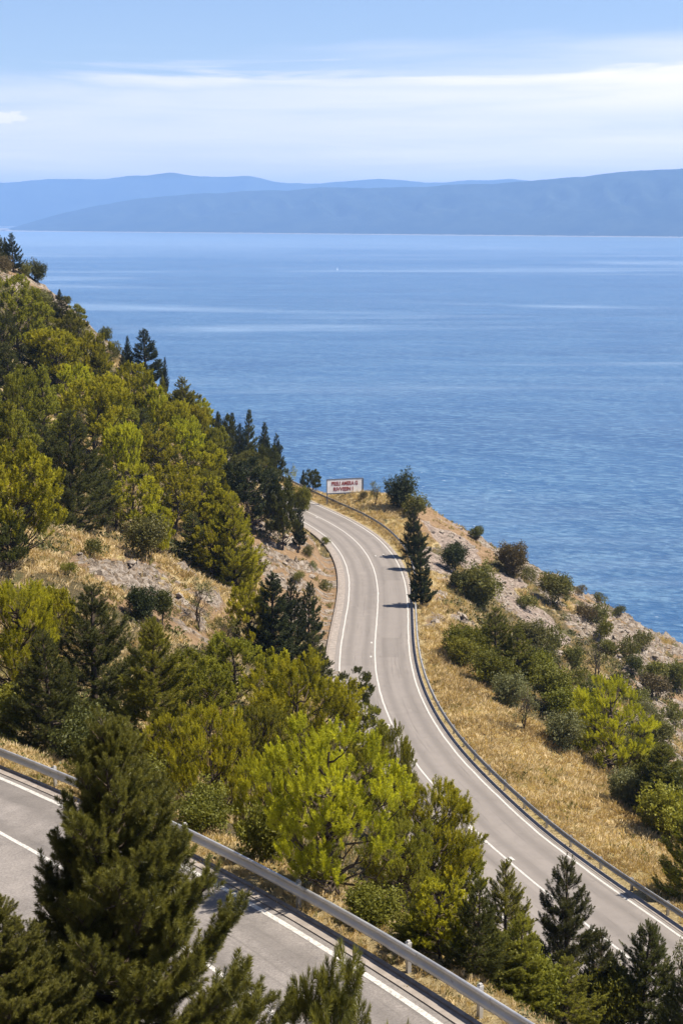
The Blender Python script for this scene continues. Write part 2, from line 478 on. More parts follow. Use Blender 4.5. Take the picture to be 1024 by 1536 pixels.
gu, gv, gd = proj(np.stack([GX, GY, GZ], -1))
gd = np.where(gd < 5, 1e9, gd)
ju = gu + 26 * fbm(GX * .16, GY * .16, 5, 4); jv = gv + 26 * fbm(GX * .16, GY * .16, 55, 4)
POLY = dict(
    grass=[[(600, 905), (650, 870), (700, 930), (690, 985), (760, 1055), (800, 1085), (850, 1130), (960, 1195), (1040, 1250), (1040, 1420), (870, 1310), (740, 1205), (650, 1095), (615, 1000)],
           [(430, 735), (640, 735), (650, 800), (620, 860), (590, 800), (540, 770), (470, 752)],
           [(90, 800), (260, 830), (350, 890), (350, 980), (240, 970), (140, 900)], [(640, 880), (700, 890), (710, 940), (650, 930)]],
    soil=[[(610, 745), (650, 750), (760, 840), (720, 850), (660, 810), (630, 800)], [(350, 800), (440, 800), (520, 860), (500, 960), (440, 950)]],
    scree=[[(640, 775), (690, 795), (745, 850), (800, 895), (870, 955), (840, 975), (790, 930), (730, 880), (690, 850), (660, 830)],
           [(640, 830), (680, 860), (650, 880), (630, 860)]],
    rock=[[(735, 815), (1400, 1160), (1400, 1700), (1060, 1120), (980, 1060), (930, 1000), (870, 940), (800, 880)], [(110, 835), (240, 850), (330, 900), (320, 965), (240, 950), (150, 890)],
          [(380, 790), (450, 800), (510, 830), (530, 880), (510, 960), (470, 975), (440, 930), (400, 860)], [(0, 390), (40, 410), (110, 455), (190, 530), (180, 545), (90, 470), (0, 420)],
          [(640, 880), (665, 885), (705, 935), (690, 940), (650, 910)], [(930, 1060), (1040, 1060), (1040, 1150), (980, 1140)], [(640, 925), (660, 925), (660, 950), (640, 945)],
          [(180, 880), (300, 900), (310, 960), (230, 945)]])
COV = {}
for k, polys in POLY.items():
    a = np.zeros(GX.shape)
    for pl in polys: a = np.maximum(a, inpoly(ju, jv, pl).astype(float))
    COV[k] = blur(a, 3)
# patchy: rock shows only in part of its areas, straw grows between; random outcrops elsewhere on the seaward slope
pn = fbm(GX * .3, GY * .3, 91, 4)
ca, sa = math.cos(.6), math.sin(.6)
sx = (GX * ca + GY * sa); sy = (-GX * sa + GY * ca)
led = fbm(sx * .28, sy * 1.1, 17, 4, .6)
COV['rock'] *= smoothstep(-.35, .15, pn + .12) * smoothstep(-.22, .12, led + .05)
COV['soil'] = np.maximum(COV['soil'], np.where((pn > -.2) & (led < 0), .75, 0) * (blur((sum(inpoly(ju, jv, q_).astype(float) for q_ in POLY['rock']) > 0).astype(float), 2)))
sea_side = smoothstep(6, 14, DR) * (DR < 1e8)
COV['rock'] = np.maximum(COV['rock'], np.where((GX > 14), smoothstep(.25, .42, fbm(GX * .14, GY * .14, 23, 4)), 0) * .8 * (1 - .95 * COV['grass']))
COV['grass'] = np.maximum(COV['grass'], smoothstep(.05, .35, fbm(GX * .12, GY * .12, 33, 4)) * .7)
# the clearing is mostly bare stony ground
clr = blur(inpoly(ju, jv, [(80, 800), (260, 825), (350, 890), (350, 985), (240, 975), (120, 900)]).astype(float), 3)
stony = np.clip(clr * smoothstep(-.25, .15, fbm(GX * .35, GY * .35, 141, 4)), 0, 1)
COV['grass'] = COV['grass'] * (1 - .8 * stony); COV['soil'] = np.maximum(COV['soil'], .8 * stony)
# verges of both roads carry dry grass
COV['grass'] = np.maximum(COV['grass'], ((np.abs(DR) < 7.5) & (DR > 0)).astype(float)); COV['grass'] = np.maximum(COV['grass'], (np.abs(DN) < 4).astype(float))
for k in COV: COV[k] = np.clip(COV[k], 0, 1)

# relief
rough = fbm(GX * .22, GY * .22, 3, 5) * .55
ca, sa = math.cos(.6), math.sin(.6)
sx = (GX * ca + GY * sa); sy = (-GX * sa + GY * ca)
strata = 1 - np.abs(fbm(sx * .16, sy * .95, 71, 5, .6)); strata = strata ** 2
blk = np.floor(fbm(sx * .35, sy * .8, 72, 4) * 5) / 5
relief = rough + COV['rock'] * ((strata - .5) * 1.5 + blk * 1.1) + COV['scree'] * fbm(GX * 1.2, GY * 1.2, 8, 3) * .18 + COV['grass'] * fbm(GX * .9, GY * .9, 9, 3) * .12
quiet = np.minimum(smoothstep(5.2, 9, np.abs(DR)), smoothstep(1.2, 4.5, np.abs(DN + 2.6) - 2.6))
GZ = GZ + relief * quiet
# roadbeds: flat under the roads, banks eased into the slope, the cut on the hill side rising steeply
wr = 1 - smoothstep(np.where(DR > 0, 5.0, 5.4), np.where(DR > 0, 8.2, 7.4), np.abs(DR)); GZ = GZ * (1 - wr) + (HR - .12) * wr
wn_ = 1 - smoothstep(0, 2.6, np.maximum(DN - 1.5, -DN - 7.6)); GZ = GZ * (1 - wn_) + (HN - .12) * wn_
GZ = np.maximum(GZ, -2.5)
V = np.stack([GX, GY, GZ], -1).reshape(-1, 3)
ny, nx = GX.shape
ii = (np.arange(ny - 1)[:, None] * nx + np.arange(nx - 1)[None]).ravel()
FQ = np.stack([ii, ii + 1, ii + nx + 1, ii + nx], -1)
hill = link('hillside', mesh_np('hillside', V, FQ, M['ground'], True, {k: COV[k].ravel() for k in COV}))
tag(hill, 'steep dry hillside of rock, scree and straw-coloured grass falling to the sea', 'hillside', kind='structure')


def ground(x, y):
    x = np.asarray(x, float); y = np.asarray(y, float)
    i = np.clip(np.searchsorted(gx, x) - 1, 0, nx - 2); j = np.clip(np.searchsorted(gy, y) - 1, 0, ny - 2)
    fx = np.clip((x - gx[i]) / (gx[i + 1] - gx[i]), 0, 1); fy = np.clip((y - gy[j]) / (gy[j + 1] - gy[j]), 0, 1)
    return (GZ[j, i] * (1 - fx) + GZ[j, i + 1] * fx) * (1 - fy) + (GZ[j + 1, i] * (1 - fx) + GZ[j + 1, i + 1] * fx) * fy


def hit(u, v, zmin=44.0):
    """where the line of sight through a pixel first meets the hillside"""
    d = ray(float(u), float(v)); t = np.arange(zmin, 300, .25)
    P = CAM + d[None] * t[:, None]; below = P[:, 2] < ground(P[:, 0], P[:, 1])
    if not below.any(): return None
    k = int(below.argmax()); return P[k]


# ------------------------------------------------------------------ roads, markings, kerbs
def ribbon(P, N, offs, lift, s=None, cols=1, cross=0.0):
    """a strip along a curve between two offsets"""
    o = np.linspace(offs[0], offs[1], cols + 1)
    V_ = P[:, None] + N[:, None] * o[None, :, None]; V_[..., 2] += lift + o[None] * cross
    n = len(P); k = cols + 1
    i_ = (np.arange(n - 1)[:, None] * k + np.arange(cols)[None]).ravel()
    Fq = np.stack([i_, i_ + 1, i_ + k + 1, i_ + k], -1)
    at_ = {'across': np.tile(o, n), 'along': np.repeat(s, k)} if s is not None else None
    return V_.reshape(-1, 3), Fq, at_


def slab(P, N, o0, o1, h0, h1):
    """kerb: a strip with real height"""
    V_ = np.concatenate([P + N * o + np.array([0, 0, h]) for o, h in ((o0, h0), (o0, h1), (o1, h1), (o1, h0))])
    n = len(P); i_ = np.arange(n - 1)
    Fq = np.concatenate([np.stack([a * n + i_, a * n + i_ + 1, b * n + i_ + 1, b * n + i_], -1) for a, b in ((0, 1), (1, 2), (2, 3))])
    return V_, Fq


def dense(P, N, n):
    return resample(P, n), resample(N, n)


def road_obj(P, N, s, offs, mat, label):
    V_, Fq, at_ = ribbon(P, N, offs, 0, s, 10)
    return tag(link('road', mesh_np('road', V_, Fq, mat, True, at_)), label, 'road', kind='structure')


road_obj(RC, RN, S_R, (-3.75, 3.56), M['asphalt'], 'grey asphalt road curving along the slope below, towards the headland')
road_obj(NE, NN, S_N, (-7.9, .18), M['asphalt_near'], 'grey asphalt road crossing the front beside the steel crash barrier')


def marking(V_, Fq, label):
    return tag(link('road_marking', mesh_np('road_marking', V_, Fq, M['paint'])), label, 'road marking', kind='structure')


def wear(P, amp, seed):
    return P + np.stack([amp * fbm(np.arange(len(P)) * .35, np.zeros(len(P)), seed, 3), amp * fbm(np.arange(len(P)) * .35, np.ones(len(P)) * 7, seed, 3), np.zeros(len(P))], -1)


for o0, lab in ((-3.3, 'white edge line along the hill side of the lower road'), (3.3, 'white edge line along the barrier side of the lower road'), (0, 'white centre line of the lower road')):
    P_ = wear(RC, .03, int(o0 * 10) + 50); V_, Fq, _ = ribbon(P_, RN, (o0 - .065, o0 + .065), .006); marking(V_, Fq, lab)
# short studs and old dashes beside the centre line
bag = Bag()
for px_, py_ in ((563, 834), (575, 832), (567, 890), (557, 964), (556, 985), (557, 1010), (560, 1034), (569, 1060), (583, 1088), (597, 1110), (612, 1137), (626, 1152), (638, 1168), (727, 1262), (744, 1276), (767, 1288), (760, 1297), (705, 1243), (475, 776), (572, 835)):
    d_ = ray(px_, py_); k = np.argmin([np.linalg.norm(np.cross(RC[i] - CAM, d_)) for i in range(len(RC))])
    tt = (RC[k, 2] - HC) / d_[2]; q = CAM + d_ * tt; T_ = RT_[k]; N_ = RN[k]
    a, b = .32, .085
    V_ = np.array([q - T_ * a - N_ * b, q + T_ * a - N_ * b, q + T_ * a + N_ * b, q - T_ * a + N_ * b]); V_[:, 2] = np.interp([-a, -a, a, a], [-1, 1], [RC[k, 2]] * 2) + .012
    sl = (RC[min(k + 1, len(RC) - 1), 2] - RC[k, 2]) / np.linalg.norm(RC[min(k + 1, len(RC) - 1), :2] - RC[k, :2])
    V_[[0, 3], 2] -= a * sl; V_[[1, 2], 2] += a * sl
    bag.add(V_, [(0, 1, 2, 3)])
tag(link('road_marking', bag.mesh('road_marking', M['paint'])), 'short white dashes beside the centre line of the lower road', 'road marking', kind='structure')
V_, Fq, _ = ribbon(wear(NE, .015, 4), NN, (-.16, 0.0), .006); marking(V_, Fq, 'white edge line of the front road beside the kerb')
V_, Fq, _ = ribbon(wear(NE, .015, 9), NN, (-2.82, -2.68), .006); marking(V_, Fq, 'white centre line of the front road')

# kerbs and paved shoulders
def kerb(V_, Fq, mat, label):
    return tag(link('kerb', mesh_np('kerb', V_, Fq, mat)), label, 'kerb', kind='structure')


kerb(*slab(RC, RN, 3.565, 3.95, -.2, .02), M['concrete'], 'pale concrete gutter along the barrier side of the lower road')
kerb(*slab(RC, RN, -4.45, -3.76, -.2, .02), M['concrete'], 'pale concrete gutter along the hill side of the lower road')
kerb(*slab(RC, RN, -4.66, -4.455, -.2, .09), M['concrete_dark'], 'low brown kerb wall along the hill side of the lower road')
kerb(*slab(NE, NN, .19, .47, -.2, .03), M['concrete'], 'pale concrete gutter beside the front road')
kerb(*slab(NE, NN, .485, .60, -.2, .07), M['concrete_dark'], 'grey raised kerb between the gutter and the barrier of the front road')

# ------------------------------------------------------------------ crash barriers
def wbeam(P, N, off, top, h, face, depth=.15):
    """rolled steel beam: two ridges and a groove, swept along the curve"""
    off = np.broadcast_to(np.asarray(off, float), (len(P),))
    t = np.array([0, .06, .2, .32, .44, .56, .68, .8, .94, 1.0])
    w = np.array([.3, 0, 0, .2, 1, 1, .2, 0, 0, .3])
    prof = np.concatenate([np.stack([face * depth * (.5 - w), top - h * t], -1), np.stack([face * depth * (.5 - w) - face * .014, top - h * t], -1)[::-1]])
    m_ = len(prof); n = len(P)
    V_ = P[None] + N[None] * (prof[:, 0][:, None] + off[None])[:, :, None] + np.array([0, 0, 1.0]) * prof[:, 1][:, None, None]
    i_ = np.arange(n - 1)
    Fq = np.concatenate([np.stack([a * n + i_, a * n + i_ + 1, ((a + 1) % m_) * n + i_ + 1, ((a + 1) % m_) * n + i_], -1) for a in range(m_)])
    return V_.reshape(-1, 3), Fq


def post_mesh(h, w, mat, name='post'):
    b = Bag()
    b.add(*box(-w / 2, w / 2, -w * .45, -w * .30, -.5, h)); b.add(*box(-w / 2, -w / 2 + w * .16, -w * .299, w * .45, -.5, h)); b.add(*box(w / 2 - w * .16, w / 2, -w * .299, w * .45, -.5, h))
    return b.mesh(name, mat)


def cap_mesh(h, w):
    b = Bag(); b.add(*box(-w * .5, w * .5, -w * .5, w * .5, h, h + .035)); b.add(*box(-w * .3, w * .3, -w * .3, w * .3, h + .035, h + .075))
    return b.mesh('reflector', M['cap'])


def barrier(P, N, T, off, top, h, face, posts, w, mat, label, caps):
    off = np.broadcast_to(np.asarray(off, float), (len(P),))
    root = empty('crash_barrier', tuple(P[len(P) // 2] + N[len(P) // 2] * off[len(P) // 2]))
    inv = Matrix.Translation(-Vector(root.location))
    def child(name, me, par=root, mat4=None):
        o = link(name, me, par)
        return o
    V_, Fq = wbeam(P, N, off, top, h, face); V_ = V_ - np.array(root.location)
    rail = child('rail', mesh_np('rail', V_, Fq, mat, True))
    if caps:
        for k in posts:
            i0 = int(np.clip(k - 3, 0, len(P) - 8)); V_, Fq = wbeam(P[i0:i0 + 7], N[i0:i0 + 7], off[i0:i0 + 7] - .012, top + .004, h + .008, face)
            child('splice', mesh_np('splice', V_ - np.array(root.location), Fq, mat, True))
    pm = post_mesh(top - .04, w, mat); cm = cap_mesh(top - .04, w); nb = 0
    for k in posts:
        i_ = int(np.clip(k, 0, len(P) - 1)); q_ = P[i_] + N[i_] * (off[i_] - face * .12) - np.array(root.location)
        po = child('post', pm); po.location = q_; po.rotation_euler = (0, 0, math.atan2(T[i_, 1], T[i_, 0]))
        if caps:
            c_ = link('reflector', cm, po)
    return tag(root, label, 'crash barrier')


nearP, nearN = dense(NE, NN, 700); nearT, _ = frame2d(nearP)
idx = []
for u_, v_ in ((-95, 1085), (75, 1170), (262, 1268), (432, 1358), (595, 1446), (709, 1516), (850, 1610)):
    q = atz(float(u_), float(v_), np.interp(u_, [0, 675], [120.0, 123.2]))
    idx.append(int(np.argmin(np.hypot(nearP[:, 0] + nearN[:, 0] * .8 - q[0], nearP[:, 1] + nearN[:, 1] * .8 - q[1]))))
step = idx[2] - idx[1]
idx += [idx[0] - step * k for k in (1, 2, 3)] + [idx[-1] + step * k for k in (1, 2)]
barrier(nearP, nearN, nearT, .80, .66, .34, -1, idx, .11, M['metal'], 'galvanised steel crash barrier crossing the front, beside the near road', True)

farP, farN = dense(RC, RN, 900); farT, _ = frame2d(farP)
arc = np.r_[0, np.cumsum(np.linalg.norm(np.diff(farP, axis=0), axis=1))]
pk = [int(np.searchsorted(arc, a)) for a in np.arange(40, arc[-1] - 24, 4.0)]
k0 = int(np.searchsorted(arc, 38)); k1 = int(np.searchsorted(arc, arc[-1] - 20))
_, fv, _ = proj(farP[k0:k1])
barrier(farP[k0:k1], farN[k0:k1], farT[k0:k1], np.interp(fv, [780, 900], [6.0, 4.15]), .72, .32, -1, [k - k0 for k in pk], .13, M['metal_old'], 'long grey steel crash barrier following the outer bend of the lower road', False)

# ------------------------------------------------------------------ sea
m, nt, out = new_mat('sea_water'); g = NT(nt); p = g.pos()
pw = g.mapping(p, (1, 1, 1), (0, 0, .35))
w1 = g.noise(g.mapping(pw, (.13, .24, 1)), 1.0, 4, .62, .5)
w2 = g.noise(g.mapping(pw, (.30, .66, 1)), 1.0, 4, .65, .5)
w3 = g.noise(g.mapping(pw, (.014, .035, 1)), 1.0, 4, .6, .4)
bands = g.noise(g.mapping(p, (.00042, .0019, 1), (0, 0, .04)), 1.0, 6, .62, 1.2)
gust = g.noise(g.mapping(p, (.0016, .006, 1)), 1.0, 5, .62, .6)
yp = g.node('ShaderNodeSeparateXYZ'); nt.links.new(p, yp.inputs[0])
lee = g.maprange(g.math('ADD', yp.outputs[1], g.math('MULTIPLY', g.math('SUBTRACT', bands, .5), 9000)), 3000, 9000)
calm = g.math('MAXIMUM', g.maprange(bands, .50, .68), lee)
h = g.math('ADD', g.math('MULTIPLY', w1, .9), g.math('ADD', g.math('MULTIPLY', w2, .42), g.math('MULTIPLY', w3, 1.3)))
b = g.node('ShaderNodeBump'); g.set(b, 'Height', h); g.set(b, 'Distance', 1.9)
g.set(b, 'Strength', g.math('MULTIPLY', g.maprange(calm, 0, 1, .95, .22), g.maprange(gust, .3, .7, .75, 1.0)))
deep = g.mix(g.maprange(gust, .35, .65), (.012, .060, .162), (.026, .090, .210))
# cat's-paws and wavelets: light on crests and shade in troughs put into the base colour
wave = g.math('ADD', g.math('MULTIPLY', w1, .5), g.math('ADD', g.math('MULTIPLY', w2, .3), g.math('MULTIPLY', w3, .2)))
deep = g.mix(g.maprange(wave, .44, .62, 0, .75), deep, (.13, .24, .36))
deep = g.mix(g.math('MULTIPLY', calm, .75), deep, (.24, .33, .43))  # sky sheen of the calm water, painted as a paler base colour
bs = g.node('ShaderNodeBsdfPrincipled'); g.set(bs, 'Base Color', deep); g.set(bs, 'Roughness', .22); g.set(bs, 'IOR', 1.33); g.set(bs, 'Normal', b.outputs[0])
foam = g.math('MULTIPLY', g.maprange(g.noise(g.mapping(pw, (.22, .7, 1)), 1.0, 2, .5), .735, .76), g.maprange(gust, .5, .6))
bs2 = g.node('ShaderNodeBsdfDiffuse'); g.set(bs2, 'Color', (.75, .8, .85, 1))
mx = g.node('ShaderNodeMixShader'); g.set(mx, 0, g.math('MULTIPLY', foam, .8)); nt.links.new(bs.outputs[0], mx.inputs[1]); nt.links.new(bs2.outputs[0], mx.inputs[2])
g.end(out, mx.outputs[0]); M['sea'] = m
sx_ = np.concatenate([-np.geomspace(200, 15000, 12)[::-1], [0], np.geomspace(200, 15000, 12)])
sy_ = np.concatenate([[-2500, -800, 0], np.geomspace(150, 19500, 28)])
SX, SY = np.meshgrid(sx_, sy_); nyx = len(sx_)
i_ = (np.arange(len(sy_) - 1)[:, None] * nyx + np.arange(nyx - 1)[None]).ravel()
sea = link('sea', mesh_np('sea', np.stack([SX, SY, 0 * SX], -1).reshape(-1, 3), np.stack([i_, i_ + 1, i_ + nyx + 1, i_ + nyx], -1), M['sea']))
tag(sea, 'blue sea with small waves and paler calm streaks', 'sea', kind='structure')

# ------------------------------------------------------------------ the far shore: two ranges of hills
m, nt, out = new_mat('far_hill_scrub'); g = NT(nt); p = g.pos()
n = g.noise(p, .0035, 7, .62); n2 = g.noise(p, .02, 5, .6)
c = g.ramp(g.math('ADD', g.math('MULTIPLY', n, .65), g.math('MULTIPLY', n2, .35)), [(.38, (.010, .022, .024)), (.62, (.040, .055, .045))])
c = g.mix(g.maprange(n2, .66, .74, 0, .35), c, (.24, .22, .18))
zc = g.node('ShaderNodeSeparateXYZ'); nt.links.new(p, zc.inputs[0])
c = g.mix(g.maprange(g.math('ADD', zc.outputs[2], g.math('MULTIPLY', n2, 10)), 9, 13, .8, 0), c, (.42, .39, .34))
g.end(out, g.bsdf(c, .95, None, 0, .1)); M['far'] = m


def range_of_hills(label, prof, Z0, Z1, depth, seed, gul):
    """prof: skyline (u, v) in the photograph; the coast runs from distance Z0 (left) to Z1 (right)"""
    us = np.arange(prof[0][0], prof[-1][0] + 1, 5.0); pr = np.array(prof, float)
    vs_ = np.interp(us, pr[:, 0], pr[:, 1]); vs_ = smoothed(vs_[:, None], 4)[:, 0] + 1.6 * fbm(us * .03, us * 0, seed + 3, 4) * np.clip((345 - vs_) / 30, 0, 1)
    inv = np.interp(us, [0, 1024], [1 / Z0, 1 / Z1]); Zc = 1 / inv
    n = len(us); rows = 40; t = np.linspace(0, 1, rows)
    V_ = np.zeros((n, rows, 3))
    coast = np.stack([(us - 512) / F * Zc, Zc, 0 * us], -1)
    Zr = Zc + depth; top = HC + Zr * (322 - vs_) / F * 1.0
    top = np.maximum(top, 2)
    for j in range(rows):
        a = t[j]
        Y = Zc - 60 + (depth + 60) * min(a / .72, 1) + max(a - .72, 0) / .28 * depth * .8
        X = (us - 512) / F * Y
        up = a / .72 if a <= .72 else 1 - (a - .72) / .28
        s = np.clip(up, 0, 1); s = s ** .8 if a <= .72 else s
        rid = 1 - np.abs(fbm(us * .019 + a * 1.1, np.full(n, a * 2.4), seed, 5, .55)) * gul * math.sin(PI * min(max(up, 0), 1)) ** .7
        zz = top * s * rid + fbm(us * .06, np.full(n, a * 9.0), seed + 5, 4) * 14 * math.sin(PI * min(max(up, 0), 1))
        V_[:, j] = np.stack([X, Y, np.maximum(zz, 0) - 2.0 * (a == 0 or a == 1)], -1)
    i_ = (np.arange(n - 1)[:, None] * rows + np.arange(rows - 1)[None]).ravel()
    Fq = np.stack([i_, i_ + rows, i_ + rows + 1, i_ + 1], -1)
    return tag(link('far_hills', mesh_np('far_hills', V_.reshape(-1, 3), Fq, M['far'], True)), label, 'hills', kind='structure')


range_of_hills('nearer blue headland of the far shore, tapering to a point on the left',
               [(8, 346), (25, 342), (80, 326), (150, 309), (215, 299), (280, 293), (340, 290), (400, 287), (440, 287), (480, 283), (560, 283), (640, 281), (700, 278), (760, 276), (800, 272), (860, 267), (905, 262), (950, 259), (1000, 256), (1024, 255), (1100, 252), (1300, 246), (1700, 262), (2100, 290)], 12600, 9050, 1500, 31, .6)
range_of_hills('farther pale blue ridge of the far shore',
               [(-1000, 300), (-500, 285), (-200, 272), (-60, 280), (0, 276), (25, 277), (60, 272), (110, 270), (150, 271), (190, 268), (225, 265), (262, 262), (300, 266), (340, 268), (378, 266), (405, 273), (432, 277), (470, 277), (520, 273), (565, 270), (600, 273), (640, 276), (700, 273), (760, 271), (800, 275), (1000, 290), (1300, 300)], 17200, 16000, 1500, 77, .35)

# small sailing boat far out
q = atz(506.0, 405.0, 0.0)
boat = empty('sailing_boat', tuple(q), R(35)); boat.scale = (.45, .45, .45); tag(boat, 'tiny white sailing boat far out on the open sea', 'boat')
b = Bag(); hs_ = np.linspace(-5, 5, 9); wd = 1.6 * np.sqrt(np.clip(1 - ((hs_ - .8) / 5.9) ** 2, .0, 1)); n = len(hs_)
V_ = np.concatenate([np.stack([hs_, -wd, 0 * hs_ + 1.2], -1), np.stack([hs_ * .9, 0 * hs_, 0 * hs_ - .5], -1), np.stack([hs_, wd, 0 * hs_ + 1.2], -1)])
k_ = np.arange(n - 1); b.add(V_, np.concatenate([np.stack([k_, k_ + 1, n + k_ + 1, n + k_], -1), np.stack([n + k_, n + k_ + 1, 2 * n + k_ + 1, 2 * n + k_], -1), np.stack([k_, 2 * n + k_, 2 * n + k_ + 1, k_ + 1], -1)]))
link('hull', b.mesh('hull', M['white_paint']), boat)
V_, Fq = tube([(.6, 0, 0), (.6, 0, 14)], [.12, .08], 6); link('mast', mesh_np('mast', V_, Fq, M['white_paint']), boat)
V_ = np.array([(.4, 0, 2.0), (-4.2, .5, 2.0), (-2.2, .55, 7.5), (.4, .1, 13.6), (.4, .06, 2.0), (-4.2, .56, 2.0), (-2.2, .61, 7.5), (.4, .16, 13.6)])
link('sail', mesh_np('sail', V_, np.array([(0, 1, 2, 3), (7, 6, 5, 4)]), M['white_paint']), boat)

# ------------------------------------------------------------------ billboard at the bend
M['board'] = simple_mat('board_white', (.86, .83, .82), .6, 0, .06, 1, .02)
M['letters'] = simple_mat('board_red', (.30, .045, .04), .6, 0, .15, 3, .02)
M['frame'] = simple_mat('board_frame', (.14, .16, .21), .6, .3, .15, 3, .05)
pb = hit(516, 742.5, 200.0)
Zb = (pb - CAM) @ FW if pb is not None else 219.0
c0 = at(491.0, 738.0, Zb - .5); c1 = at(542.5, 739.0, Zb - .5)
wid = np.linalg.norm(c1 - c0) * 1.05; hgt = 20.0 * Zb / F
mid = (c0 + c1) / 2; gz = float(ground(mid[0], mid[1]))
bb = empty('billboard', (mid[0], mid[1], gz), R(15)); tag(bb, 'white roadside billboard with red lettering standing at the bend', 'billboard')
zb = mid[2] - gz
zb = max(zb, .35)
b = Bag(); b.add(*box(-wid / 2, wid / 2, -.03, .03, zb, zb + hgt)); link('panel', b.mesh('panel', M['board']), bb)
b = Bag(); e_ = .12
b.add(*box(-wid / 2 - e_, wid / 2 + e_, -.06, .06, zb + hgt + .002, zb + hgt + e_)); b.add(*box(-wid / 2 - e_, wid / 2 + e_, -.06, .06, zb - e_ * 1.6, zb - .002))
b.add(*box(-wid / 2 - e_, -wid / 2 - .002, -.06, .06, zb, zb + hgt)); b.add(*box(wid / 2 + .002, wid / 2 + e_ * 2, -.06, .06, zb, zb + hgt)); link('frame', b.mesh('frame', M['frame']), bb)
for x_ in (-wid / 2 + .05, 0.1, wid / 2 - .05):
    b = Bag(); b.add(*box(x_ - .07, x_ + .07, .065, .20, -1.8, zb + hgt * .9)); link('post', b.mesh('post', M['frame']), bb)


def lettering(s, size, x, z_, stretch):
    cu = bpy.data.curves.new('lettering', 'FONT'); cu.body = s; cu.size = size; cu.align_x = 'CENTER'; cu.extrude = .01; cu.offset = size * .028
    o = bpy.data.objects.new('lettering', cu); COL.objects.link(o)
    me = bpy.data.meshes.new_from_object(o.evaluated_get(bpy.context.evaluated_depsgraph_get())); bpy.data.objects.remove(o)
    me.materials.clear(); me.materials.append(M['letters'])
    o = link('lettering', me, bb); o.location = (x, -.045, z_); o.rotation_euler = (PI / 2, 0, 0); o.scale = (stretch, 1, 1)


hs = hgt * .40
lettering('PRELI AMERA G', hs, -.02, zb + hgt * .56, wid * .93 / (hs * 8.45))
lettering('RIVVIEIN I', hs, -wid * .04, zb + hgt * .14, wid * .70 / (hs * 5.35))

# ------------------------------------------------------------------ air, sun, sky
x0, x1, y0, y1, z0, z1 = -15500, 15500, -2600, 20800, -4.0, 560
V_, Fq = box(x0, x1, y0, y1, z0, z1)
m, nt, out = new_mat('haze_air'); pv = nt.nodes.new('ShaderNodeVolumePrincipled')
pv.inputs['Color'].default_value = (.33, .555, .97, 1); pv.inputs['Density'].default_value = 0.92e-4; pv.inputs['Anisotropy'].default_value = .1
nt.links.new(pv.outputs[0], out.inputs['Volume'])
hz = tag(link('haze', mesh_np('haze', V_, Fq, m)), 'thin blue sea haze that fades the far shore', 'haze', kind='stuff')

SUN_AZ, SUN_EL = R(91), R(57)      # azimuth clockwise from the view direction
sd = Vector((math.sin(SUN_AZ) * math.cos(SUN_EL), math.cos(SUN_AZ) * math.cos(SUN_EL), math.sin(SUN_EL)))
sl = bpy.data.lights.new('sun', 'SUN'); sl.energy = 4.9; sl.angle = R(.55); sl.color = (1, .91, .76)
so = bpy.data.objects.new('sun', sl); COL.objects.link(so); so.rotation_euler = sd.to_track_quat('Z', 'Y').to_euler(); so.location = (60, 0, 300)

W = bpy.data.worlds.new('World'); SC.world = W; W.use_nodes = True
nt = W.node_tree; nt.nodes.clear(); g = NT(nt)
sky = nt.nodes.new('ShaderNodeTexSky'); sky.sky_type = 'NISHITA'; sky.sun_disc = False
sky.sun_elevation = SUN_EL; sky.sun_rotation = SUN_AZ; sky.altitude = 140; sky.air_density = 1.0; sky.dust_density = .6; sky.ozone_density = 2.2
tc = nt.nodes.new('ShaderNodeTexCoord'); dirv = tc.outputs['Generated']
sp = nt.nodes.new('ShaderNodeSeparateXYZ'); nt.links.new(dirv, sp.inputs[0])
# cirrus: a thin layer overhead, long streaks gathered in a band above the far shore
az = g.math('ARCTAN2', sp.outputs[0], sp.outputs[1]); el = sp.outputs[2]
cv = nt.nodes.new('ShaderNodeCombineXYZ'); g.set(cv, 0, g.math('MULTIPLY', az, 3.2)); g.set(cv, 1, g.math('MULTIPLY', el, 62.0)); g.set(cv, 2, 3.1)
n1 = g.noise(g.mapping(cv.outputs[0], (1, .6, 1), (0, 0, .03)), .9, 6, .55, .35)
n2 = g.noise(g.mapping(cv.outputs[0], (1.3, 1, 1)), 1.3, 7, .6, .45)
tilt = g.math('MULTIPLY', az, .25)
# broad veil, thick towards the horizon, its upper limit frayed into streaks
ew = g.math('ADD', el, g.math('ADD', g.math('MULTIPLY', g.math('SUBTRACT', n1, .5), .10), g.math('MULTIPLY', az, -.05)))
veil = g.math('ADD', g.math('MULTIPLY', g.maprange(ew, .118, .074), .50), g.math('MULTIPLY', g.maprange(ew, .080, .025), .40))
veil = g.math('MULTIPLY', veil, g.maprange(n2, .25, .62, .72, 1.08), True)
# brighter sheet with a combed upper edge, mainly on the right
edge = g.math('ADD', .097, g.math('ADD', g.math('MULTIPLY', g.math('SUBTRACT', n2, .5), .040), g.math('MULTIPLY', az, .012)))
sheet = g.math('MULTIPLY', g.maprange(g.math('SUBTRACT', edge, el), -.004, .008), g.maprange(el, .048, .082, .30, 1))
sheet = g.math('MULTIPLY', sheet, g.maprange(g.math('ADD', g.math('MULTIPLY', n1, .9), g.math('MULTIPLY', az, .9)), .20, .62))
cl = g.math('MAXIMUM', veil, g.math('MULTIPLY', sheet, .97))
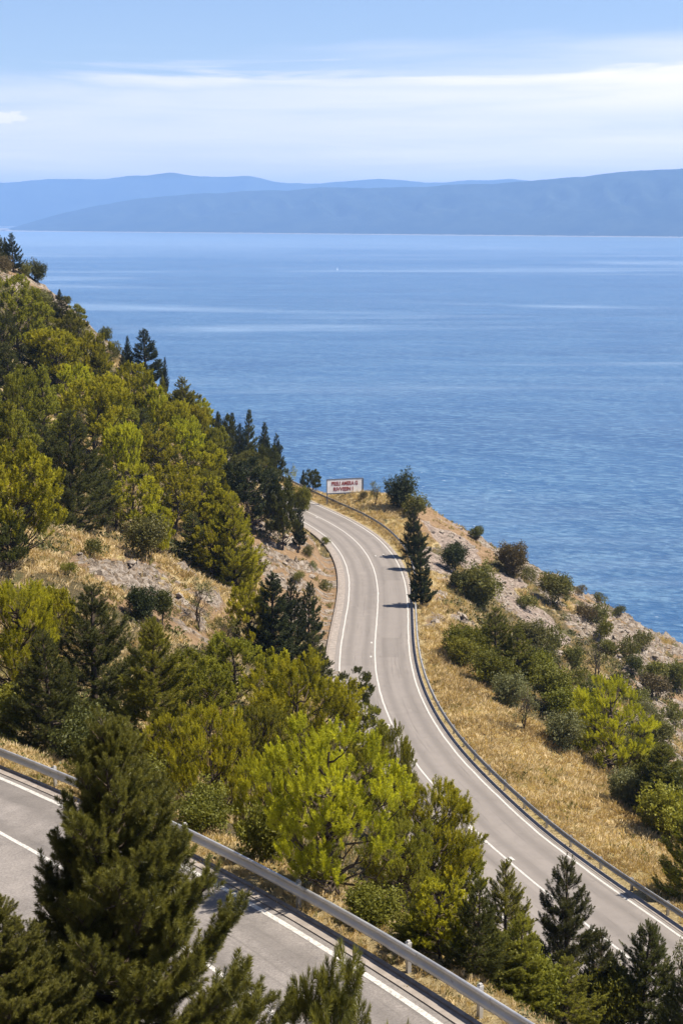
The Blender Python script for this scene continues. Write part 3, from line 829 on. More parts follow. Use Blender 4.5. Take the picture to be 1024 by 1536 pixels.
# one small heaped cloud low on the left
cu = nt.nodes.new('ShaderNodeCombineXYZ'); g.set(cu, 0, g.math('MULTIPLY', g.math('ADD', az, .228), 36.0)); g.set(cu, 1, g.math('MULTIPLY', g.math('SUBTRACT', el, .0625), 170.0)); g.set(cu, 2, 0.0)
ln = nt.nodes.new('ShaderNodeVectorMath'); ln.operation = 'LENGTH'; nt.links.new(cu.outputs[0], ln.inputs[0])
puff = g.maprange(g.math('ADD', ln.outputs['Value'], g.math('MULTIPLY', g.math('SUBTRACT', g.noise(g.mapping(dirv, (1, 1, 2.2)), 70, 5, .6), .5), 1.5)), .95, .55)
cl = g.math('MAXIMUM', cl, g.math('MULTIPLY', puff, .85))
skyd = nt.nodes.new('ShaderNodeVectorMath'); skyd.operation = 'SCALE'; nt.links.new(sky.outputs[0], skyd.inputs[0]); g.set(skyd, 'Scale', g.maprange(el, .13, .65, 1.0, .62))
skyc = g.mix(1.0, skyd.outputs[0], (1.05, 1.04, 1.17), 'MULTIPLY')
colr = g.mix(cl, skyc, (10.3, 9.5, 10.6))
bg = nt.nodes.new('ShaderNodeBackground'); g.set(bg, 'Color', colr); g.set(bg, 'Strength', .072)
wo = nt.nodes.new('ShaderNodeOutputWorld'); nt.links.new(bg.outputs[0], wo.inputs['Surface'])

SC.view_settings.view_transform = 'Standard'; SC.view_settings.look = 'None'; SC.view_settings.exposure = .92; SC.view_settings.gamma = 1
SC.view_settings.use_curve_mapping = False
SC.render.engine = 'CYCLES'
cy = SC.cycles; cy.use_denoising = True; cy.max_bounces = 8; cy.diffuse_bounces = 2; cy.glossy_bounces = 3; cy.transmission_bounces = 4; cy.volume_bounces = 1; cy.transparent_max_bounces = 8
cy.use_adaptive_sampling = True; cy.adaptive_threshold = .01
# ------------------------------------------------------------------ plants: prototypes
def needle_tuft(n, length, width, shoot, rg, spread=(25, 75)):
    """a shoot: needles all round a short axis, closing to a brush at the tip"""
    V_ = []
    for k in range(n):
        s = (k + .5) / n; a = rg.uniform(0, 2 * PI); zb_ = shoot * s ** .8
        th = R(spread[1] + (spread[0] - spread[1]) * s + rg.uniform(-12, 12))
        L = length * rg.uniform(.75, 1.1) * (1 - .25 * s)
        d = np.array([math.sin(th) * math.cos(a), math.sin(th) * math.sin(a), math.cos(th)])
        w = np.cross(d, rg.normal(size=3)); w /= np.linalg.norm(w); w *= width / 2
        b_ = np.array([0, 0, zb_]); mdl = b_ + d * L * .5
        V_ += [b_ - w * .5, b_ + w * .5, b_ + d * L * .55 + w, b_ + d * L]
    V_ = np.array(V_); i_ = np.arange(n) * 4
    return V_, np.stack([i_, i_ + 1, i_ + 2, i_ + 3], -1)


def leaf_tuft(n, rad, size, rg):
    """a spray of small leaves"""
    V_ = []
    for k in range(n):
        d = rg.normal(size=3); d /= np.linalg.norm(d); c_ = d * rad * rg.uniform(.2, 1) ** .6 + np.array([0, 0, rad * .4])
        ax = d + rg.normal(size=3) * .7; ax /= np.linalg.norm(ax); w = np.cross(ax, rg.normal(size=3)); w /= np.linalg.norm(w)
        L = size * rg.uniform(.7, 1.25)
        V_ += [c_ - ax * L * .5, c_ + w * L * .32, c_ + ax * L * .5, c_ - w * L * .32]
    i_ = np.arange(n) * 4
    return np.array(V_), np.stack([i_, i_ + 1, i_ + 2, i_ + 3], -1)


LOD = {  # needles per shoot, needle length, width, shoot length
    0: (190, .145, .013, .38), 1: (88, .19, .032, .58), 2: (44, .25, .085, .62)}


class Proto:
    def __init__(s, H, W_): s.H = H; s.W = W_; s.crown = None; s.trunk = None; s.top = H


def crown_mesh(name, pos, dirs, size, lod, rg, leafy=None, tint=None, spread=(34, 80)):
    tf_all = []; V_all = []; T_all = []; n0 = 0
    kinds = 4; N = len(pos); which = rg.integers(0, kinds, N)
    base_t = rg.uniform(.25, .75, N) if tint is None else np.clip(tint + rg.uniform(-.22, .22, N), 0, 1)
    for k in range(kinds):
        if leafy is None: tv, tf = needle_tuft(*LOD[lod], rg, spread)
        else: tv, tf = leaf_tuft(*leafy, rg)
        s_ = which == k
        if not s_.any(): continue
        V_, Fq = rep(tv, tf, pos[s_], dirs[s_], size[s_], rg)
        V_all.append(V_); tf_all.append(Fq + n0); n0 += len(V_)
        # tips of young shoots lighter than their old inner needles
        zt = np.clip(tv[:, 2] / (tv[:, 2].max() + 1e-6), 0, 1) if leafy is None else rg.uniform(.3, .8, len(tv))
        T_all.append((base_t[s_][:, None] * .75 + zt[None] * .25).ravel())
    return mesh_np(name, np.concatenate(V_all), np.concatenate(tf_all), None, False, {'tint': np.concatenate(T_all)})


def unit(v): return v / (np.linalg.norm(v, axis=-1, keepdims=True) + 1e-9)


def limb(b, p0, p1, r0, r1, rg, up=.0, n=5, wob=.05, sides=5):
    p0 = np.asarray(p0, float); p1 = np.asarray(p1, float); L = np.linalg.norm(p1 - p0)
    t = np.linspace(0, 1, n)[:, None]
    P = p0 * (1 - t) + p1 * t; P[:, 2] -= (np.sin(t[:, 0] * PI) * up * L)
    P[1:-1] += rg.normal(size=(n - 2, 3)) * wob * L * .5
    V_, Fq = tube(P, np.linspace(r0, r1, n), sides); b.add(V_, Fq); return P


def pine_domed(seed, H=7.0, W_=6.0, lod=2, nclump=44, tpc=34, low=.30, gap=0.0, flat=.75, up=.8, fs=1.0):
    """open pine with several ascending limbs and puffs of upturned shoots"""
    rg = np.random.default_rng(seed); b = Bag(); pr = Proto(H, W_)
    lean = rg.normal(size=2) * .05 * H
    tt = np.linspace(0, 1, 8); TP = np.stack([lean[0] * tt + .03 * H * np.sin(tt * 5 + seed), lean[1] * tt + .03 * H * np.cos(tt * 4 + seed), tt * H * .86], -1); TP[:, :2] -= TP[0, :2]
    TP[0, 2] = -.5
    V_, Fq = tube(TP, np.linspace(.024 * H, .006 * H, 8), 7); b.add(V_, Fq)
    cs = []; tries = 0
    ecc = rg.uniform(.8, 1.2, 12)
    while len(cs) < nclump and tries < 4000:
        tries += 1
        z_ = rg.uniform(low, 1.0); a = rg.uniform(0, 2 * PI)
        prof_ = math.sqrt(max(0, 1 - ((z_ - .50) / .53) ** 2)) if z_ > .5 else .72 + .28 * (z_ - low) / (.5 - low + 1e-6)
        rr = W_ / 2 * prof_ * ecc[int(a / (2 * PI) * 12) % 12] * (rg.uniform(.62, .97) if rg.random() < .8 else rg.uniform(.1, .6))
        c_ = np.array([rr * math.cos(a) + lean[0] * z_, rr * math.sin(a) + lean[1] * z_, z_ * H * .95])
        if all(np.linalg.norm((c_ - q_) * [1, 1, 1.25]) > .150 * W_ * rg.uniform(.7, 1.15) for q_ in cs): cs.append(c_)
    pos = []; dirs = []; size = []; tint = []
    for c_ in cs:
        rc = W_ * rg.uniform(.080, .125); rho = np.hypot(c_[0], c_[1])
        z0_ = max(.1 * H, c_[2] - rho * rg.uniform(.5, .95) - .06 * H); z0_ = min(z0_, H * .8)
        p0 = np.array([np.interp(z0_, TP[:, 2], TP[:, k]) for k in (0, 1)] + [z0_])
        base = c_ - np.array([0, 0, rc * .55])
        limb(b, p0, base, .0085 * H * rg.uniform(.8, 1.2), .0026 * H, rg, .10, 6, .07, 5 if lod < 2 else 4)
        out_ = unit(np.array([c_[0], c_[1], 0])) * .55 + np.array([0, 0, .75])
        d_ = unit(rg.normal(size=(tpc, 3)) * .8 + out_ * .95)
        rr = rc * rg.uniform(.15, .8, (tpc, 1)) ** .7
        P = c_ + d_ * rr * np.array([1, 1, flat])
        pos.append(P); dirs.append(unit(d_ * .75 + np.array([0, 0, up]) + out_ * .25)); size.append(rg.uniform(.65, 1.2, tpc) * fs)
        ct = rg.uniform(.28, .78); tint.append(np.clip(ct + rg.uniform(-.12, .12, tpc), 0, 1))
        if lod < 2:
            for q_ in P[::2]: limb(b, base, q_, .0022 * H, .001 * H, rg, .05, 3, .03, 3)
    pos = np.concatenate(pos); pr.crown = crown_mesh('crown', pos, np.concatenate(dirs), np.concatenate(size) * (W_ / 6 if lod == 2 else 1), lod, rg, None, np.concatenate(tint))
    pr.trunk = b.mesh('trunk', None, True); return pr


def pine_conical(seed, H=7.0, W_=3.6, lod=2, whorl=.62, nb=6, base=.06, power=.8, upturn=.4, dens=1.0, scale=1.0, straight=True, irregular=.25):
    """young conical pine: whorls of branches, each with side shoots turned up at their ends"""
    rg = np.random.default_rng(seed); b = Bag(); pr = Proto(H, W_)
    V_, Fq = tube([(0, 0, -.5), (.02 * H * rg.normal() * .5, 0, H * .5), (0, 0, H * .97)], [.02 * H, .012 * H, .003 * H], 6); b.add(V_, Fq)
    pos = []; dirs = []; size = []
    z_ = base * H; ph = 0
    side_bias = rg.uniform(.8, 1.2, 8)
    while z_ < H * .96:
        t = z_ / H; k_ = max(3, int(nb * (1 - t * .45)) + rg.integers(-1, 2)); ph += 1.1
        for j in range(k_):
            a = ph + j * 2 * PI / k_ + rg.normal() * .18
            L = (W_ / 2) * ((1 - t) ** power) * rg.uniform(1 - irregular, 1.08) * side_bias[int(a / (2 * PI) * 8) % 8] * (min(1, .62 + t * 2.2)) + .05 * H * .3
            el_ = R(2 + 48 * t + rg.normal() * 6)
            dirh = np.array([math.cos(a), math.sin(a), 0])
            p0 = np.array([0, 0, z_ + rg.normal() * whorl * .12])
            s = np.linspace(0, 1, 6)
            P = p0 + dirh * (L * s * math.cos(el_))[:, None] + np.array([0, 0, 1.0]) * (L * (s * math.sin(el_) - .18 * np.sin(s * PI) * (1 - t) + upturn * s ** 3 * .45))[:, None]
            V_, Fq = tube(P, np.linspace(.0065 * H * (1 - t * .7), .0018 * H, 6), 4 if lod else 5); b.add(V_, Fq)
            ns = max(2, int(L / (.115 if lod < 2 else .17) * dens * 1.0))
            for q_ in range(ns):
                s_ = .22 + .78 * (q_ + rg.uniform(0, .8)) / ns; s_ = min(s_, 1)
                bp = np.array([np.interp(s_, s, P[:, c]) for c in range(3)])
                tan = unit(P[min(5, int(s_ * 5) + 1)] - P[max(0, int(s_ * 5) - 1)])
                sd_ = unit(np.cross(tan, [0, 0, 1])) * (1 if q_ % 2 else -1) * rg.uniform(.3, 1)
                ln = L * .26 * (1.2 - s_) + .10
                tip = bp + (tan * .6 + sd_ * .9 + np.array([0, 0, .25 + rg.normal() * .25])) * ln * rg.uniform(.4, 1.15)
                pos.append(tip); dirs.append(unit(tan * .6 + sd_ * .55 + np.array([0, 0, 1.3 * upturn]) + rg.normal(size=3) * .25)); size.append(rg.uniform(.75, 1.15))
                if lod < 2: limb(b, bp, tip, .0016 * H, .0009 * H, rg, 0, 3, .02, 3)
                if rg.random() < .5 * dens:
                    pos.append(bp + rg.normal(size=3) * .06); dirs.append(unit(tan + np.array([0, 0, .6]) + rg.normal(size=3) * .4)); size.append(rg.uniform(.7, 1.0))
            pos.append(P[-1]); dirs.append(unit(P[-1] - P[-2] + np.array([0, 0, .3 * L]))); size.append(rg.uniform(.9, 1.3))
        z_ += whorl * (1 - .45 * t) * rg.uniform(.8, 1.2)
    for k_ in range(5):
        pos.append(np.array([0, 0, H * (.90 + .02 * k_)]) + rg.normal(size=3) * .03); dirs.append(unit(np.array([rg.normal() * .3, rg.normal() * .3, 1]))); size.append(1.1)
    pos = np.array(pos); pr.crown = crown_mesh('crown', pos, np.array(dirs), np.array(size) * scale * (1 - .5 * np.clip(pos[:, 2] / H, 0, 1) ** 2), lod, rg)
    pr.trunk = b.mesh('trunk', None, True); return pr


def leafy_bush(seed, H=2.0, W_=2.4, lobes=7, n=420, leaf=(9, .17, .13), stems=5, ragged=.55, low=.0):
    """rounded evergreen bush or scrub: several lobes of small leaves with gaps between"""
    rg = np.random.default_rng(seed); b = Bag(); pr = Proto(H, W_)
    cs = []
    for k in range(lobes):
        a = rg.uniform(0, 2 * PI); rr = W_ * .30 * math.sqrt(rg.uniform(0, 1)); zc_ = H * rg.uniform(.30 + low, .70)
        cs.append((np.array([rr * math.cos(a), rr * math.sin(a), zc_]), W_ * rg.uniform(.12, .25), rg.uniform(.3, .7)))
    pos = []; dirs = []; tint = []; size = []
    for k in range(n):
        c_, r_, t_ = cs[k % lobes]
        d = unit(rg.normal(size=3)); q_ = c_ + d * r_ * rg.uniform(.55, 1.0 + ragged) * np.array([1, 1, H / W_ * 1.1])
        q_[2] = max(q_[2], .04 * H); pos.append(q_); dirs.append(unit(d + np.array([0, 0, .5]))); tint.append(t_); size.append(rg.uniform(.7, 1.3))
    for k in range(stems):
        c_, r_, _ = cs[k % lobes]; limb(b, (rg.normal() * .04 * W_, rg.normal() * .04 * W_, -.4), c_ + np.array([0, 0, r_ * .3]), .018 * H, .006 * H, rg, -.05, 5, .08, 5)
    pr.crown = crown_mesh('crown', np.array(pos), np.array(dirs), np.array(size), 2, rg, leaf, np.array(tint))
    pr.trunk = b.mesh('stem', None, True); return pr


def open_tree(seed, H=4.0, W_=2.8, ncl=16, per=14, leaf=(8, .20, .11), stems=3, low=.35, bare=0.0):
    """small thin tree: a few stems, wispy clumps of leaves and much air between"""
    rg = np.random.default_rng(seed); b = Bag(); pr = Proto(H, W_)
    pos = []; dirs = []; tint = []
    tops = []
    for k in range(stems):
        a = rg.uniform(0, 2 * PI); e_ = np.array([math.cos(a) * W_ * .18, math.sin(a) * W_ * .18, H * rg.uniform(.55, .8)])
        tops.append(limb(b, (rg.normal() * .05, rg.normal() * .05, -.4), e_, .02 * H, .007 * H, rg, 0, 6, .06, 6))
    for k in range(ncl):
        st_ = tops[k % stems]; p0 = st_[rg.integers(2, 6)]; a = rg.uniform(0, 2 * PI)
        z_ = rg.uniform(low, 1.0); pr_ = math.sqrt(max(.05, 1 - ((z_ - .6) / .45) ** 2))
        c_ = np.array([math.cos(a) * W_ * .45 * pr_ * rg.uniform(.4, 1), math.sin(a) * W_ * .45 * pr_ * rg.uniform(.4, 1), z_ * H * .95])
        L_ = limb(b, p0, c_, .008 * H, .0025 * H, rg, .04, 5, .08, 4)
        for q_ in range(3): limb(b, L_[rg.integers(1, 4)], c_ + rg.normal(size=3) * W_ * .12, .004 * H, .0015 * H, rg, 0, 4, .08, 3)
        if rg.random() < bare: continue
        m_ = int(per * rg.uniform(.5, 1.3)); d = unit(rg.normal(size=(m_, 3)))
        pos.append(c_ + d * W_ * .12 * rg.uniform(.3, 1.1, (m_, 1))); dirs.append(d + np.array([0, 0, .5])); tint.append(np.full(m_, rg.uniform(.3, .7)))
    pos = np.concatenate(pos); pr.crown = crown_mesh('crown', pos, np.concatenate(dirs), rng.uniform(.7, 1.2, len(pos)), 2, rg, leaf, np.concatenate(tint))
    pr.trunk = b.mesh('trunk', None, True); return pr


PR = {}
PR['dome'] = [pine_domed(s, 7, 6 * w_, 2, 50, 16, lo) for s, w_, lo in ((1, 1, .28), (2, .9, .2), (3, 1.1, .32), (4, .8, .15), (5, 1, .22))]
PR['dome1'] = [pine_domed(s, 7, 6.2, 1, 60, 19, lo) for s, lo in ((21, .26), (22, .18), (23, .30), (24, .22))]
PR['cone'] = [pine_conical(s, 7, w_, 2, .66, 7, .06, .85, .4, 1.35, .70) for s, w_ in ((31, 3.6), (32, 3.0), (33, 4.0))]
PR['cone1'] = [pine_conical(s, 7, w_, 1, .62, 7, .05, .88, .42, 1.35, .80) for s, w_ in ((41, 4.2), (42, 3.8), (43, 4.6))]
PR['spire'] = [pine_conical(s, 7, w_, 2, .40, 7, .04, .95, .7, 2.0, .46, True, .35) for s, w_ in ((51, 2.3), (52, 2.0), (53, 2.6))]
PR['black'] = [pine_conical(s, 7, w_, 2, .62, 7, .12, .80, .45, 2.0, .62, True, .58) for s, w_ in ((61, 2.8), (62, 3.2))]
PR['bush'] = [leafy_bush(s, 2.0, 2.4, 8, 460) for s in (71, 72, 73)]
PR['scrub'] = [leafy_bush(s, 1.4, 2.4, 7, 260, (8, .20, .12), 5, .5) for s in (81, 82, 83, 84)]
PR['bigbush'] = [leafy_bush(s, 5, 5, 13, 950, (10, .34, .24), 5, .5, .02) for s in (91, 92, 93)]
PR['tree'] = [open_tree(s, 4, 2.8) for s in (101, 102, 103)]
PR['bare'] = [open_tree(111, 4, 3.2, 16, 7, (6, .2, .11), 2, .45, .55)]
PR['round'] = [pine_domed(121, 7, 5.5, 2, 46, 18, .06, 0, .9), pine_domed(122, 7, 5.0, 2, 46, 18, .10, 0, .9)]
PR['front'] = [pine_conical(131, 8.2, 6.4, 0, .54, 11, .03, .90, .36, 2.1, .95, True, .34)]



def pine_tufted(seed, H=4.0, W_=3.6):
    """top of a scrubby pine: bare curved branches, each ending in a few plump rosettes of needles"""
    rg = np.random.default_rng(seed); b = Bag(); pr = Proto(H, W_)
    V_, Fq = tube([(0, 0, -.5), (.05, .02, H * .5), (0, 0, H * .93)], [.07, .045, .012], 7); b.add(V_, Fq)
    pos = []; dirs = []; size = []
    def rosette(p, d, n):
        for q_ in range(n):
            dd = unit(d * .75 + rg.normal(size=3) * .55 + np.array([0, 0, .35])); pos.append(p + rg.normal(size=3) * .035); dirs.append(dd); size.append(rg.uniform(.55, .95))
    for k in range(26):
        t = .25 + .72 * (k + rg.uniform(-.3, .3)) / 26; a = k * 2.4 + rg.normal() * .3; z_ = t * H * .93
        L = W_ / 2 * (1.25 - t) * rg.uniform(.6, 1.15); dh = np.array([math.cos(a), math.sin(a), 0])
        e_ = np.array([0, 0, z_]) + dh * L + np.array([0, 0, L * rg.uniform(.25, .7)])
        P = limb(b, (0, 0, z_), e_, .020, .008, rg, .12, 7, .05, 5); rosette(e_, unit(P[-1] - P[-2]), 5)
        for q_ in range(4):
            i_ = rg.integers(2, 6); sd_ = unit(np.cross(dh, [0, 0, 1])) * (1 if q_ % 2 else -1)
            f_ = P[i_] + (sd_ * rg.uniform(.5, 1) + dh * .5 + np.array([0, 0, rg.uniform(.1, .9)])) * L * .28
            Q = limb(b, P[i_], f_, .009, .005, rg, .08, 4, .05, 4); rosette(f_, unit(Q[-1] - Q[-2]), 4)
    rosette(np.array([0, 0, H * .93]), np.array([0, 0, 1.0]), 7)
    pr.crown = crown_mesh('crown', np.array(pos), np.array(dirs), np.array(size), 0, rg); pr.trunk = b.mesh('trunk', None, True); return pr


PR['front'].append(pine_tufted(133))
KIND = {'dome': 'pine_tree', 'dome1': 'pine_tree', 'cone': 'conical_pine', 'cone1': 'conical_pine', 'spire': 'slender_conifer', 'black': 'black_pine', 'bush': 'evergreen_bush', 'scrub': 'shrub',
        'bigbush': 'large_bush', 'tree': 'small_tree', 'bare': 'sparse_tree', 'round': 'round_pine', 'front': 'conical_pine'}
CAT = {'dome': 'pine', 'dome1': 'pine', 'cone': 'pine', 'cone1': 'pine', 'spire': 'conifer', 'black': 'pine', 'bush': 'bush', 'scrub': 'shrub', 'bigbush': 'bush', 'tree': 'tree', 'bare': 'tree', 'round': 'pine', 'front': 'pine'}
prng = np.random.default_rng(77)
used = {}


def plant(kind, tone, u, vt, vb, w, label, group=None, bark='bark', P=None, Zc=None, var=None):
    """one plant whose foot stands on the slope at pixel (u, vb) of the photograph and whose top reaches vt"""
    if P is None and vb > 1100 and u < 1024:
        # behind the front barrier, never on the road before it
        lim = float(np.interp(u, [-60, 0, 117, 242, 350, 460, 570, 680, 800, 900, 1040], [1080, 1107, 1160, 1220, 1281, 1334, 1398, 1458, 1525, 1582, 1660])) - 8
        if vb > lim: vt -= (vb - lim) * .6; vb = lim
    if P is None:
        P = None; vq = vb
        while P is None and vq < vb + 60:
            P = hit(u, vq, 30.0); vq += 4
        if P is None: print('no ground for', u, vb); return None
    Z_ = (P - CAM) @ FW
    phi = PITCH + math.atan((vb - 768) / F)
    H = max((vb - vt) * Z_ / F / math.cos(phi) , .3); Wd = w * Z_ / F
    L = PR[kind]
    if var is None:
        best = sorted(range(len(L)), key=lambda i: abs(math.log((Wd / H) / (L[i].W / L[i].H))) + .22 * used.get((kind, i), 0) + prng.uniform(0, .3))
        k = best[0]
    else: k = var
    used[(kind, k)] = used.get((kind, k), 0) + 1; pr = L[k]
    sz = H / pr.H; sx_ = Wd / pr.W
    sx_ *= {'dome': 1.04, 'cone': 1.25, 'cone1': 1.32, 'dome1': 1.0, 'black': 1.3, 'spire': 1.15}.get(kind, 1.0)
    sx_ = min(max(sx_, sz * .5), sz * 2.2)
    gz_ = float(ground(P[0], P[1])) if Zc is None else P[2]
    root = empty(KIND[kind], (P[0], P[1], gz_ - .03), prng.uniform(0, 2 * PI)); root.scale = (sx_ * prng.uniform(.92, 1.08), sx_ * prng.uniform(.92, 1.08), sz); root.rotation_euler = (prng.normal() * .035, prng.normal() * .035, prng.uniform(0, 2 * PI))
    tag(root, label, CAT[kind], group)
    c_ = link('crown', pr.crown, root); t_ = link('stem' if kind in ('bush', 'scrub', 'bigbush') else 'trunk', pr.trunk, root)
    for o, mm in ((c_, M[tone]), (t_, M[bark])):
        if not len(o.data.materials): o.data.materials.append(mm)
        o.material_slots[0].link = 'OBJECT'; o.material_slots[0].material = mm
    return root


